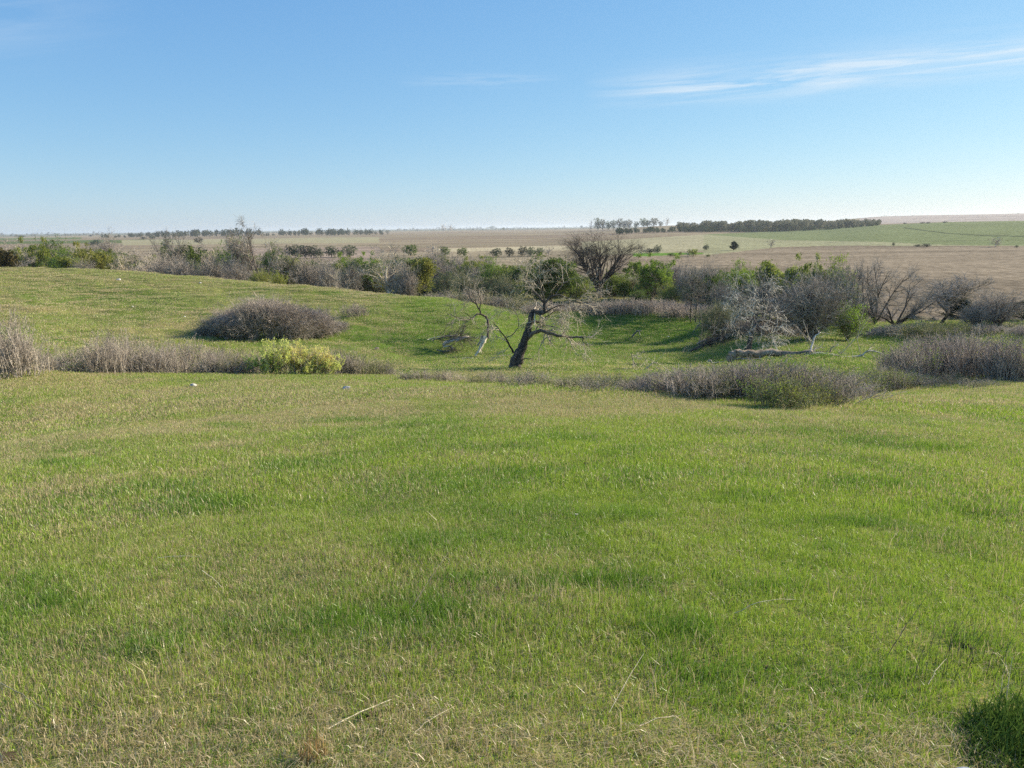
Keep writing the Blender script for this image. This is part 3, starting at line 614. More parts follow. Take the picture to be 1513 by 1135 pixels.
print('protos')
TP = {
 'elm': [tree_proto(11, 14, 'vase', M['elm'], M['elm'])],
 'bare': [tree_proto(21, 9, 'upright', M['bark'], M['grey']), tree_proto(22, 9, 'fork', M['bark'], M['grey']), tree_proto(23, 9, 'fork', M['elm'], M['grey'])],
 'pale': [tree_proto(31, 10, 'fork', M['pale'], M['pale'], dens=.6), tree_proto(32, 10, 'upright', M['pale'], M['pale'], dens=.55)],
 'brush': [tree_proto(41, 6, 'brush', M['bark'], M['grey'], dens=.7), tree_proto(42, 6, 'fork', M['bark'], M['grey'], dens=.8), tree_proto(43, 6, 'brush', M['elm'], M['grey'], dens=.7)],
 'olive': [tree_proto(46, 6, 'brush', M['olive'], M['olive'], M['deep'], 1200, .07, clump=.8), tree_proto(47, 6, 'upright', M['bark'], M['olive'], M['deep'], 900, .07, clump=.8)],
 'green': [tree_proto(51, 7, 'upright', M['bark'], M['grey'], M['green'], 8500, .15, .4, .65), tree_proto(52, 7, 'fork', M['bark'], M['grey'], M['green'], 11000, .15, .4, .65), tree_proto(53, 6, 'brush', M['bark'], M['grey'], M['green'], 10000, .14, .4, .75)],
 'deep': [tree_proto(61, 7, 'upright', M['bark'], M['grey'], M['deep'], 11000, .15, .4, .8), tree_proto(62, 7, 'brush', M['bark'], M['grey'], M['deep'], 11000, .15, .4, .8)],
 'lime': [tree_proto(71, 4, 'brush', M['olive'], M['olive'], M['lime'], 7000, .07, .5, .8)],
 'hill': [tree_proto(48, 6, 'brush', M['rust'], M['rust']), tree_proto(49, 6, 'brush', M['rust'], M['grey']), tree_proto(50, 6, 'brush', M['rust'], M['rust'])],
 'slim': [tree_proto(81, 8, 'slim', M['bark'], M['grey']), tree_proto(82, 8, 'slim', M['bark'], M['olive'])],
 'cedar': [cedar_proto(91, M['cedar'], M['bark']), cedar_proto(92, M['cedar'], M['bark'], round_=1.0)],
 'rustcedar': [cedar_proto(93, M['rustcedar'], M['bark'], round_=.8)],
}
print('protos done')
_pl = {}
def tree(kind_, name, px, top, d=None, base=None, w=None, label=None, cat='tree', group=None, variant=None, rz=None, maxasp=1.9):
    """plant a tree so that its foot is on the ground and its top reaches the photograph's row"""
    x, y, d = ground_at(px, base) if base else at_dist(px, d)
    z = Hs(x, y); vs = TP[kind_]; n = _pl[kind_] = _pl.get(kind_, 0) + 1; tr, crn, hh, ww = vs[(n if variant is None else variant) % len(vs)]
    h = max(z_of(px, top, d) - z, .5); s = h / hh
    sw = s if w is None else (w * math.hypot(d, z - EYE) / F0) / ww; sw = min(max(sw, s * .5), s * maxasp)
    e = obj(name, None, label=label, category=cat, group=group); e.location = (x, y, z - .05); e.scale = (sw, sw, s)
    e.rotation_euler = (0, 0, (n * 2.399) % 6.283 if rz is None else rz); e.empty_display_size = .3
    for nm, me in (('trunk', tr), ('crown', crn)): obj(nm, me, e)
    return e

# ---- hand drawn dead trees: main limbs traced at their place, twigs grown from them
def limb_tree(name, base_px, d_base, limbs, zoom, woodm, twigm, lv, label, cat='tree', parts=('trunk', 'crown'), seed=1, ground=None, leaf=None):
    """limbs: list of (points in zoomed pixels with a depth offset in metres, r0, r1)"""
    ox, oy, zs = zoom; x0, y0, d0 = ground_at(*base_px) if d_base is None else at_dist(base_px[0], d_base); z0 = Hs(x0, y0)
    rng = np.random.default_rng(seed); wd = Wood(seed); tw = Wood(seed + 5); f = unit(np.array([x0, y0, 0.]))
    dist = np.dot(np.array([x0, y0, z0 - EYE]), FW)
    e = obj(name, None, label=label, category=cat); e.location = (x0, y0, z0)
    made = []
    for pts, r0, r1 in limbs:
        a_ = []
        for X, Y, dep in pts:
            v = ray(ox + X / zs, oy + Y / zs); v = v / np.dot(v, FW); P = np.array([0, 0, EYE]) + v * (dist + dep); a_.append(P - np.array([x0, y0, z0]))
        a_ = np.array(a_); m = max(4, (len(a_) - 1) * 3 + 1); t = np.linspace(0, len(a_) - 1, m)
        q = np.stack([pchip(np.arange(len(a_)), a_[:, c], t) for c in range(3)], 1); q[1:-1] += rng.standard_normal((m - 2, 3)) * min(r0, .12) * .28
        made.append((q[None], np.linspace(r0, r1, m)[None] * (1 + .05 * rng.standard_normal((1, m)))))
    for P, R in made: wd.add(P, np.maximum(R, .01), 8 if R.max() > .12 else 5, rough=.05)
    for (P, R) in made[lv.get('skip', 0):]:
        P, R = P[:, 1:], R[:, 1:]
        L = np.linalg.norm(np.diff(P, axis=1), axis=-1).sum(); k = max(2, int(L * lv['k']))
        l1 = sprout(rng, P, R, k, lv.get('t0', .3), lv['L'], .45, 50, 18, 5, .17, lv.get('trop', .02), .45, .012); l1 = (l1[0], np.minimum(l1[1], .05))
        l2 = sprout(rng, *l1, lv.get('k2', 6), .2, lv['L'] * .5, .45, 45, 18, 4, .2, 0, .6, .008); l3 = sprout(rng, *l2, lv.get('k3', 5), .2, lv['L'] * .22, .45, 45, 18, 3, .2, -.02, .6, .006)
        tw.add(*l1, 4); tw.add(l2[0], l2[1] * 1.4, 3); tw.add(l3[0], l3[1] * 1.5, 3)
    obj(parts[0], wd.mesh(parts[0], [woodm]), e); obj(parts[1], tw.mesh(parts[1], [twigm]), e)
    return e
Z3 = (620, 400, 5.043); Z4 = (1000, 400, 5.043)
limb_tree('dead_tree', (764, 545), None, [
  ([(718, 728, 0), (728, 690, 0), (748, 620, 0), (780, 530, 0), (808, 450, 0), (816, 420, 0)], .46, .27),
  ([(686, 730, -.1), (705, 660, -.05), (735, 600, 0), (768, 540, 0)], .34, .22),
  ([(808, 450, 0), (825, 385, 0), (835, 330, 0), (852, 303, 0), (895, 320, -.2), (928, 308, -.3), (935, 240, -.3)], .28, .15),
  ([(800, 510, 0), (840, 470, -.3), (900, 450, -.6), (960, 465, -.9), (1060, 490, -1.2), (1140, 495, -1.4), (1222, 500, -1.5)], .20, .08),
  ([(1222, 500, -1.5), (1215, 525, -1.5), (1240, 550, -1.6), (1275, 578, -1.6)], .05, .02),
  ([(824, 398, 0), (850, 380, .5), (892, 385, 1.0)], .13, .09), ([(870, 455, 0), (872, 425, 0), (900, 412, .4), (990, 415, 1.0), (1060, 440, 1.2)], .07, .03),
  ([(935, 240, -.3), (895, 200, -.2), (850, 160, 0), (825, 110, .3), (800, 50, .4), (770, -10, .5)], .13, .03),
  ([(935, 240, -.3), (920, 180, -.8), (890, 100, -1.2), (870, 60, -1.4)], .10, .03),
  ([(935, 240, -.3), (970, 200, -.3), (1030, 178, -.2), (1080, 195, 0), (1150, 235, .2), (1290, 240, .4)], .11, .03),
  ([(1000, 195, 0), (1060, 110, .6), (1110, 60, .9), (1095, 10, 1)], .05, .015),
  ([(892, 385, 1.0), (940, 350, 1.2), (1030, 290, 1.3), (1060, 330, 1.3), (1095, 400, 1.2)], .07, .02),
  ([(930, 320, -.3), (990, 280, -.8), (1060, 260, -1.2), (1110, 290, -1.4), (1080, 370, -1.4)], .06, .02),
  ([(700, 610, 0), (680, 580, -.4), (650, 515, -.8), (590, 440, -1.0), (545, 380, -1.2)], .11, .03),
  ([(640, 505, -.8), (700, 470, -.5), (740, 400, -.2), (720, 320, 0), (660, 270, .2)], .045, .015),
  ([(752, 682, 0), (785, 655, -.3), (840, 655, -.5)], .07, .03)],
  Z3, M['bark'], M['deadtwig'], dict(k=2.5, L=1.5, skip=2, t0=.25, k2=6, k3=5), 'large crooked dead tree with dark trunk and pale twigs in the dell', seed=3)
limb_tree('dead_tree', (721, 500), None, [
  ([(512, 505, 0), (510, 440, 0), (505, 370, 0), (495, 340, 0)], .17, .13), ([(498, 350, 0), (470, 328, -.2), (440, 322, -.5), (400, 350, -.8), (350, 366, -1.1), (290, 350, -1.3), (205, 326, -1.5)], .14, .03),
  ([(455, 325, -.4), (447, 290, -.4), (420, 250, -.3), (380, 210, 0), (350, 150, .4), (310, 90, .7)], .12, .02), ([(447, 290, -.4), (455, 230, -.6), (440, 160, -.9), (420, 100, -1)], .07, .02),
  ([(430, 262, -.3), (400, 180, -.8), (375, 120, -1), (370, 80, -1.1)], .05, .02), ([(385, 355, -.9), (350, 320, -.6), (310, 315, -.4)], .05, .02),
  ([(512, 505, .3), (516, 430, .3), (514, 360, .35)], .06, .05)],
  Z3, M['elm'], M['deadtwig'], dict(k=2.2, L=1.6, skip=1, t0=.35, k2=5, k3=5), 'thin bare tree with a long limb reaching left beside the broken pale trunk', seed=8)
limb_tree('silver_tree', (1104, 528), None, [
  ([(525, 645, 0), (532, 590, 0), (545, 520, 0), (562, 450, 0), (580, 395, 0)], .30, .24), ([(580, 400, 0), (620, 378, 0), (655, 355, -.1), (668, 320, -.2), (655, 272, -.3)], .15, .06),
  ([(575, 420, 0), (545, 410, -.6), (560, 360, -.9), (610, 410, -1.3), (630, 435, -1.6)], .09, .03), ([(580, 395, 0), (570, 330, .5), (560, 250, .8), (590, 210, .9), (610, 150, 1)], .10, .02),
  ([(560, 250, .8), (520, 180, .6), (470, 145, .4), (430, 130, .3)], .06, .02), ([(575, 400, 0), (520, 350, -.5), (470, 330, -.8), (410, 420, -1)], .08, .02),
  ([(655, 350, 0), (710, 400, -.5), (740, 450, -.8), (700, 510, -1), (640, 540, -1.1)], .07, .02), ([(668, 330, 0), (730, 310, .5), (790, 370, .8), (810, 420, .9)], .06, .02),
  ([(655, 272, -.3), (640, 210, 0), (680, 150, .2), (700, 110, .3)], .05, .015), ([(560, 440, .3), (500, 420, .8), (450, 450, 1.1), (440, 520, 1.3)], .05, .02),
  ([(575, 330, .5), (510, 260, 0), (440, 240, -.4), (390, 250, -.5)], .05, .015), ([(590, 430, -.2), (650, 470, -1), (720, 500, -1.3), (850, 550, -1.8)], .05, .015)],
  Z4, M['bark'], M['silvertwig'], dict(k=3.1, L=1.3, skip=1, t0=.15, k2=6, k3=5, trop=-.01), 'dead tree with dark leaning trunk and tangled silver twigs above the fallen log', seed=15)
# fallen and broken wood
def log(name, limbs, base_px, zoom, woodm, label, cat='log', twig=None, k=1.2, L=.8, seed=4, d=None, parts=None):
    ox, oy, zs = zoom; x0, y0, d0 = ground_at(*base_px) if d is None else at_dist(base_px[0], d); z0 = Hs(x0, y0); dist = np.dot(np.array([x0, y0, z0 - EYE]), FW)
    e = obj(name, None, label=label, category=cat); e.location = (x0, y0, z0); rng = np.random.default_rng(seed)
    first = True; tw = Wood(seed + 1); nt = 0; names = parts or ['trunk'] + ['branch'] * 20
    for n_, (pts, r0, r1) in enumerate(limbs):
        a_ = []
        for X, Y, dep in pts:
            v = ray(ox + X / zs, oy + Y / zs); v = v / np.dot(v, FW); P = np.array([0, 0, EYE]) + v * (dist + dep); gz = Hs(P[0], P[1])
            P[2] = max(P[2], gz + r0 * .35); a_.append(P - np.array([x0, y0, z0]))
        a_ = np.array(a_); m = max(5, (len(a_) - 1) * 4 + 1); t = np.linspace(0, len(a_) - 1, m); q = np.stack([pchip(np.arange(len(a_)), a_[:, c], t) for c in range(3)], 1)
        q[1:-1] += rng.standard_normal((m - 2, 3)) * r0 * .15; R = np.linspace(r0, r1, m)[None] * (1 + .1 * rng.standard_normal((1, m))); wd = Wood(seed + n_ * 3)
        wd.add(q[None], np.maximum(R, .012), 10 if r0 > .1 else 6, rough=.16, cap=True); obj(names[n_], wd.mesh(names[n_], [M['log'] if name == 'fallen_log' and n_ in (0, 8, 9, 10) else M['silver'] if name == 'fallen_log' and n_ not in (1, 2) else woodm]), e)
        if twig and r0 < .2:
            l1 = sprout(rng, q[None], R, max(2, int(k * 5)), .2, L, .5, 50, 18, 4, .2, .02, .4, .008); l1 = (l1[0], np.minimum(l1[1], .03)); l2 = sprout(rng, *l1, 4, .2, L * .45, .45, 45, 18, 3, .2, 0, .6, .006); tw.add(*l1, 4); tw.add(*l2, 3); nt += 1
    if nt: obj('twigs', tw.mesh('twigs', [twig]), e)
    return e
log('fallen_log', [([(400, 655, 0), (415, 630, 0), (450, 618, .1), (550, 622, .1), (700, 618, .2), (830, 624, .3), (950, 648, .2), (1010, 668, .1)], .42, .26),
  ([(950, 640, .2), (1000, 662, .1), (1060, 672, 0), (1130, 682, 0), (1175, 694, -.1)], .22, .08), ([(960, 660, 0), (1000, 685, -.4), (1040, 690, -.6)], .10, .04),
  ([(985, 620, .3), (1010, 555, .5), (1030, 490, .6), (1072, 460, .7)], .11, .03), ([(1000, 600, .3), (1040, 580, .6), (1080, 570, .8)], .06, .03),
  ([(1110, 660, .2), (1160, 640, .3), (1260, 645, .4), (1370, 635, .5), (1430, 596, .6), (1510, 612, .8), (1580, 650, 1)], .13, .04),
  ([(1140, 610, .6), (1150, 580, .6), (1175, 560, .7)], .07, .03), ([(1195, 640, .4), (1215, 610, .4), (1240, 590, .4)], .04, .02), ([(860, 620, .3), (930, 610, .6), (1020, 620, .8), (1160, 600, 1.0)], .07, .03),
  ([(400, 650, -.1), (440, 600, -.2), (500, 600, -.1)], .12, .07), ([(430, 660, -.5), (560, 655, -.5), (690, 668, -.5)], .07, .04), ([(720, 690, -.6), (770, 650, -.4), (840, 625, 0)], .06, .03), ([(1020, 665, -.5), (1150, 690, -1.2), (1320, 680, -1.6)], .05, .02)],
  (1118, 535), Z4, M['bleached'], 'long grey fallen tree lying behind the thicket under the silver tree', twig=M['silver'], k=1.8, L=.65, seed=22)
log('snag', [([(492, 490, .3), (470, 545, .1), (440, 600, 0), (415, 655, 0)], .26, .12), ([(470, 480, .3), (455, 520, .3), (430, 560, .2)], .12, .08), ([(480, 520, .3), (462, 580, .1), (458, 620, 0)], .06, .04)], (704, 528), Z3, M['bleached'], 'short broken pale trunk leaning down the bank beside the thin bare tree', seed=31)
log('driftwood_pile', [([(172, 555, 0), (200, 540, 0), (260, 520, .1), (370, 492, .2)], .20, .12), ([(180, 540, .2), (260, 505, .4), (340, 490, .5)], .14, .08), ([(90, 520, .6), (160, 500, .7), (250, 485, .8)], .07, .04), ([(270, 530, -.2), (330, 505, -.1), (365, 500, 0)], .07, .05),
  ([(130, 590, -.5), (170, 600, -.6), (230, 600, -.7)], .08, .05), ([(180, 570, -.3), (230, 560, -.2), (250, 585, -.4)], .08, .05), ([(60, 515, .8), (150, 490, .9), (300, 480, 1)], .05, .03)], (655, 520), Z3, M['bleached'], 'pile of pale broken branches on the slope left of the crooked dead tree', cat='brush pile', twig=M['bark'], k=4, L=.9, seed=37, parts=['branch'] * 7)
log('deadwood', [([(320, 658, 0), (350, 650, 0), (400, 652, .1)], .06, .03)], (690, 530), Z3, M['silver'], 'small pale piece of wood lying at the foot of the bank', cat='branch', parts=['branch'])
Z33 = (760, 300, 3.7825)
log('split_stump', [([(660, 752, 0), (672, 730, 0), (690, 712, 0)], .14, .09), ([(690, 712, 0), (700, 728, 0), (702, 742, 0)], .09, .06), ([(688, 714, 0), (712, 714, .1)], .06, .03)], (941, 497), Z33, M['silver'], 'small split grey stump standing in the middle of the dell', cat='stump', parts=['trunk', 'splinter', 'splinter'], seed=41)
log('deadwood', [([(655, 840, 0), (660, 870, -.1), (690, 925, -.4)], .045, .03), ([(725, 935, -.5), (750, 915, -.4), (775, 895, -.3), (800, 892, -.2)], .05, .03), ([(655, 850, 0), (700, 850, .3)], .03, .02), ([(610, 925, -.4), (690, 930, -.5), (730, 935, -.5)], .04, .03)], (946, 546), Z33, M['pale'], 'forked bare branch lying on grass at the near edge of the dell', cat='branch', twig=M['pale'], k=2, L=.8, seed=43, parts=['branch'] * 4)
log('deadwood', [([(125, 610, 0), (160, 580, .1), (200, 570, .2)], .09, .05), ([(150, 545, .4), (200, 520, .6), (250, 530, .7)], .09, .06), ([(200, 515, .8), (300, 500, 1.2), (400, 470, 1.8)], .09, .04), ([(10, 610, 0), (60, 605, 0), (110, 600, .1)], .06, .04), ([(220, 585, .1), (250, 575, .2)], .05, .03), ([(120, 460, 3), (160, 410, 3.4), (190, 390, 3.6)], .05, .03)],
  (1036, 515), Z4, M['grey'], 'jumble of grey broken limbs on the right bank of the dell', cat='brush pile', twig=M['grey'], k=3, L=.7, seed=47, parts=['branch'] * 6)
log('deadwood', [([(100, 600, 0), (180, 560, .4), (260, 520, .9), (330, 500, 1.4), (410, 478, 2)], .12, .05), ([(140, 580, .3), (210, 545, .6), (280, 540, .9)], .09, .05), ([(240, 535, .5), (300, 515, .9), (380, 500, 1.4)], .09, .05), ([(200, 560, .4), (230, 530, .5), (240, 505, .5)], .06, .03), ([(300, 520, .9), (340, 490, 1.2), (360, 470, 1.4)], .06, .03)], (1030, 520), Z4, M['bark'], 'dark tangle of fallen limbs under the yellowish bush', cat='brush pile', twig=M['bark'], k=5, L=.9, seed=53, parts=['branch'] * 5)
log('deadwood', [([(232, 690, 0), (245, 670, 0), (262, 690, 0)], .12, .08), ([(262, 688, 0), (320, 690, .1), (400, 685, .1)], .06, .04)], (1048, 538), Z4, M['silver'], 'grey log end lying left of the big fallen tree', cat='log', seed=49, parts=['trunk', 'branch'])

# ------------------------------------------------------------------ creek belt trees
cg = 'trees along the creek'
B = [  # kind, name, px, top row, distance, width px, label
 ('rustcedar','cedar_tree',13,367,215,32,'dark rusty cedar at the far left end of the creek trees'),
 ('pale','bare_tree',28,352,260,36,'pale leafless sapling behind the rusty cedar at the far left'),
 ('brush','bare_tree',36,374,230,40,'grey bare brushy tree just right of the rusty cedar'),
 ('green','leafy_tree',61,364,240,34,'mid green tree second from the left in the creek trees'),
 ('deep','leafy_tree',82,363,250,34,'dark green tree standing among greys at the left of the belt'),
 ('green','leafy_tree',97,379,200,38,'low bright green tree above the left hill crest'),
 ('pale','bare_tree',108,350,245,46,'tall pale leafless tree behind the bright green trees at left'),
 ('green','leafy_tree',119,383,195,28,'small lime tinted tree just above the left hill crest'),
 ('green','leafy_tree',140,369,210,38,'bright green rounded tree above the left hill'),
 ('brush','bare_tree',130,388,190,28,'low brown bush tucked under the bright green rounded tree'),
 ('brush','bare_tree',168,358,290,30,'rounded dark purple grey bare tree right of the green trees'),
 ('pale','bare_tree',188,368,220,44,'pale silvery bare tree above the left hill'),
 ('pale','bare_tree',212,366,235,42,'second pale silvery bare tree above the left hill'),
 ('brush','bare_tree',228,380,205,46,None),
 ('bare','bare_tree',256,349,210,34,'bare tree with two tall crooked limbs rising over the belt at left'),
 ('deep','leafy_tree',268,368,225,34,'dark green tree beside the two crooked bare limbs'),
 ('brush','bare_tree',252,384,190,46,None),('brush','bare_tree',276,386,185,40,None),
 ('brush','bare_tree',300,362,240,42,'tall grey brushy tree left of the olive green one'),
 ('pale','bare_tree',318,368,230,36,None),
 ('green','leafy_tree',346,366,235,32,'isolated green crown among grey trees left of the tall cottonwood'),
 ('brush','bare_tree',322,388,180,42,None),('brush','bare_tree',350,388,185,34,None),
 ('bare','cottonwood_tree',388,334,185,60,'tallest leafless cottonwood rising above the belt at left'),
 ('bare','bare_tree',366,350,190,34,'leafless tree leaning against the tall cottonwood'),
 ('deep','leafy_tree',406,372,220,28,'small dark green tree at the right foot of the tall cottonwood'),
 ('lime','yellow_green_shrub',388,401,160,24,'round yellow green shrub just above the hill crest'),
 ('lime','yellow_green_shrub',412,405,165,22,'small lime shrub right of the round yellow green shrub'),
 ('brush','bare_tree',372,392,175,30,None),
 ('green','leafy_tree',436,383,200,32,'green tree above the hill crest right of the cottonwood'),
 ('brush','bare_tree',420,385,210,26,None),('brush','bare_tree',452,386,195,34,None),('brush','bare_tree',470,386,205,36,'purple grey bare tree behind the hill crest near the middle'),
 ('brush','bare_tree',486,394,175,28,None),
 ('pale','bare_tree',503,388,165,32,'small white barked tree glowing above the hill crest'),
 ('green','leafy_tree',537,382,195,44,'broad olive green tree in the middle of the belt'),
 ('brush','bare_tree',520,392,185,30,None),
 ('pale','bare_tree',574,360,165,70,'tall spreading pale bare tree in front of the green trees'),
 ('green','leafy_tree',556,392,195,30,'green tree partly hidden behind the spreading pale tree'),
 ('brush','bare_tree',590,376,215,46,None),
 ('green','leafy_tree',620,387,165,40,'bright green tree right of the spreading pale tree'),
 ('brush','bare_tree',600,398,160,34,None),
 ('brush','bare_tree',640,374,215,44,'tall purple grey tree behind the bright green tree'),
 ('brush','bare_tree',664,380,210,38,None),('olive','olive_shrub',655,402,155,44,'rounded olive bush on the hill end below the grey trees'),
 ('green','leafy_tree',700,387,200,34,'green tree left of the pale dead crown'),('brush','bare_tree',686,384,215,32,None),
 ('olive','olive_shrub',690,404,150,40,'olive grey bush behind the thin bare tree'),
 ('green','leafy_tree',730,390,190,36,'low green tree directly behind the thin bare tree'),('green','leafy_tree',757,398,175,30,'small green tree left of the large dead tree crown'),
 ('olive','olive_shrub',722,408,150,40,None),('olive','olive_shrub',748,410,150,36,None),('brush','bare_tree',716,384,225,30,None),
 ('deep','leafy_tree',815,386,150,52,'dense dark green tree behind the large dead tree'),
 ('green','leafy_tree',792,397,165,30,'green tree at the left side of the dense dark green tree'),
 ('lime','yellow_green_shrub',852,411,158,34,'yellow green shrub between dark tree and the great elm'),
 ('green','leafy_tree',909,405,175,34,'green tree at the right foot of the great elm'),
 ('green','leafy_tree',922,418,165,20,'small green sapling right of the great elm'),
 ('green','leafy_tree',962,386,165,52,'tall bright green tree right of the great elm'),
 ('olive','olive_shrub',938,412,175,30,'olive shrub between the elm and the tall bright green tree'),
 ('brush','bare_tree',992,392,170,40,'grey green bare tree right of the tall bright green tree'),('lime','yellow_green_shrub',990,421,150,28,'yellow green shrub under the grey green bare tree'),
 ('deep','leafy_tree',944,430,150,26,'low dark green bush beside the tall bright green tree'),
 ('brush','bare_tree',1018,398,150,34,None),
 ('brush','bare_tree',1046,396,140,40,'grey bare tree right of the two slim trunks'),
 ('deep','leafy_tree',1062,410,140,34,'ivy dark green tree behind the yellowish bush'),
 ('green','leafy_tree',1092,397,150,36,'green topped tree behind the silver tree'),
 ('brush','bare_tree',1118,404,130,50,'grey bare tree directly behind the silver twigs'),
 ('green','leafy_tree',1142,394,140,38,'green tree right of the silver tree'),
 ('brush','bare_tree',1068,420,125,34,None),('brush','bare_tree',1086,430,112,44,None),
 ('green','leafy_tree',1192,391,135,32,'green topped tree between silver tree and bare trees'),
 ('brush','bare_tree',1166,410,125,46,None),
 ('green','leafy_tree',1229,395,135,30,'bright green crown left of the dark bare tree'),
 ('brush','bare_tree',1222,412,120,40,None),
 ('bare','bare_tree',1262,393,120,38,'dark leafless tree with dense upright twigs on the right'),
]
print('belt')
tree('elm', 'elm_tree', 885, 341, base=440, w=130, label='great vase shaped leafless elm standing above the creek brush', maxasp=3)
for k_, nm, px, top, d, w, lb in B:
    tree(k_, nm, px, top, d=d, w=w, label=lb or {'brush': 'grey bare brushy tree filling the creek belt', 'pale': 'pale bare tree filling the creek belt', 'olive': 'olive grey bush filling the creek belt'}[k_] + (' at its far left' if px < 200 else ' above the left hill' if px < 340 else ' near the tall cottonwood' if px < 460 else ' above the hill crest' if px < 610 else ' behind the thin bare tree' if px < 760 else ' near the slim trunks' if px < 1060 else ' behind the silver tree'), group=cg if lb else 'unremarkable %s trees filling the creek belt' % k_, cat='shrub' if 'shrub' in nm else 'tree')
r5 = np.random.default_rng(505)
for i in range(150):
    px = -15 + 1225 * (i + r5.random()) / 150; tl = np.interp(px, [0, 60, 150, 250, 300, 350, 420, 480, 560, 640, 700, 800, 880, 940, 1020, 1100, 1210], [372, 372, 373, 376, 373, 376, 384, 386, 385, 381, 388, 394, 414, 400, 396, 400, 406])
    near = r5.random(); d = np.interp(px, [0, 300, 600, 800, 1210], [250, 235, 200, 180, 145]) + 40 * (1 - near); tl += 16 * near * r5.random() + 5 * r5.random()
    k_ = ['brush', 'brush', 'olive', 'brush', 'pale', 'green', 'deep', 'green', 'deep', 'bare'][int(r5.integers(10))]
    tree(k_, {'green': 'leafy_tree', 'deep': 'leafy_tree', 'olive': 'olive_shrub'}.get(k_, 'bare_tree'), px, tl, d=d, w=34 + 22 * r5.random(), label={'brush': 'grey bare brushy tree', 'pale': 'pale leafless tree', 'olive': 'olive grey bushy tree', 'green': 'green leafed tree', 'deep': 'dark green leafed tree', 'bare': 'dark limbed bare tree'}[k_] + ' deep in the creek belt ' + ('above the left hill' if px < 330 else 'above the hill crest' if px < 620 else 'behind the dead trees' if px < 830 else 'around the great elm' if px < 1000 else 'behind the silver tree'), group='filling trees of the creek belt', cat='tree', maxasp=2.4)
for i in range(34):
    px = 1125 + 420 * (i + r5.random()) / 34; tl = np.interp(px, [1125, 1200, 1260, 1340, 1400, 1513], [420, 426, 438, 454, 460, 458]) + 12 * r5.random(); k_ = ['brush', 'olive', 'brush', 'pale', 'bare', 'olive', 'green'][int(r5.integers(7))]
    tree(k_, {'green': 'leafy_tree', 'olive': 'olive_shrub'}.get(k_, 'bare_tree'), px, tl + (10 if 1255 < px < 1425 else 0), d=122 + 22 * r5.random(), w=30 + 20 * r5.random(), label={'brush': 'low grey brushy tree', 'pale': 'low pale leafless tree', 'olive': 'low olive bushy tree', 'green': 'low green leafed tree', 'bare': 'low dark bare tree'}[k_] + ' on the right bank ' + ('behind the wide brushy tree' if px < 1260 else 'behind the fanned bare trees' if px < 1370 else 'around the dark cedars'), group='filling trees of the right bank', cat='tree', maxasp=2.4)
# middle distance, right side
for k_, nm, px, top, base, w, lb in [
 ('slim','slim_tree',1021,396,477,30,'left of two slim straight trees at the back of the dell'),('slim','slim_tree',1027,400,476,30,'right of two slim straight trees at the back of the dell'),
 ('olive','straw_shrub',1058,450,499,50,'rounded yellowish bush left of the silver tree'),
 ('brush','bare_tree',1200,412,502,96,'wide grey brushy tree with dark trunk right of the silver tree'),
 ('brush','bare_tree',1150,440,495,60,'low dark brush behind the silver tree trunk'),
 ('lime','lime_shrub',1252,453,503,38,'vivid lime green bush right of the wide brushy tree'),
 ('bare','bare_tree',1293,390,480,70,'tall leafless tree with fanned limbs in front of the ploughed field'),
 ('bare','bare_tree',1322,416,484,76,'leafless tree leaning right beside the tall fanned tree'),
 ('bare','bare_tree',1390,412,478,72,'open crooked bare tree left of the dark cedar'),
 ('cedar','cedar_tree',1416,440,474,34,'dark green cedar beside the crooked bare tree on the right'),
 ('cedar','cedar_tree',1509,444,474,36,'dark green cedar at the right edge of the picture'),
 ('brush','bare_tree',1470,436,484,56,'rounded leafless tree between the two dark cedars'),
 ('brush','bare_tree',1440,452,486,30,'small grey bare bush beside the dark cedar'),
 ('bare','bare_tree',1278,440,478,30,'small bare tree left of the tall fanned tree'),
 ]:
    tree(k_, nm, px, top, base=base, w=w, label=lb, group='trees on the right bank' , cat='shrub' if 'shrub' in nm else 'tree', maxasp=2.6)

# ------------------------------------------------------------------ shrubs and thickets
print('shrubs')
SP = {
 'grey': [shrub_proto(101 + i, M['grey']) for i in range(4)],
 'pale': [shrub_proto(111 + i, M['pale'], stems=40) for i in range(2)],
 'rust': [shrub_proto(121 + i, M['rust'], stems=55) for i in range(3)],
 'mix': [shrub_proto(131 + i, M['grey'], M['lime'], 500, lsize=.03, clump=.5) for i in range(3)],
 'olive': [shrub_proto(141 + i, M['olive'], M['deep'], 500, lsize=.03) for i in range(3)],
 'yellow': [shrub_proto(151 + i, M['grey'], M['yellow'], 4600, lsize=.05, clump=.6) for i in range(3)],
 'lime': [shrub_proto(161 + i, M['olive'], M['lime'], 900, lsize=.036, clump=.5) for i in range(2)],
}
r2 = np.random.default_rng(77); _sn = {}
def shrub(kind_, x, y, h, wm=None, label='', group='', name='bare_shrub'):
    z = Hs(x, y); vs = SP[kind_]; n = _sn[kind_] = _sn.get(kind_, 0) + 1; st, fo, hh, ww = vs[n % len(vs)]; s = h / hh; sw = s if wm is None else wm / ww
    if fo is None:
        e = obj(name, st, label=label, category='shrub', group=group)
    else:
        e = obj(name, None, label=label, category='shrub', group=group); obj('stems', st, e); obj('foliage', fo, e); e.empty_display_size = .2
    e.location = (x, y, z - .02); e.scale = (sw, sw, s); e.rotation_euler = (0, 0, r2.random() * 6.283); return e
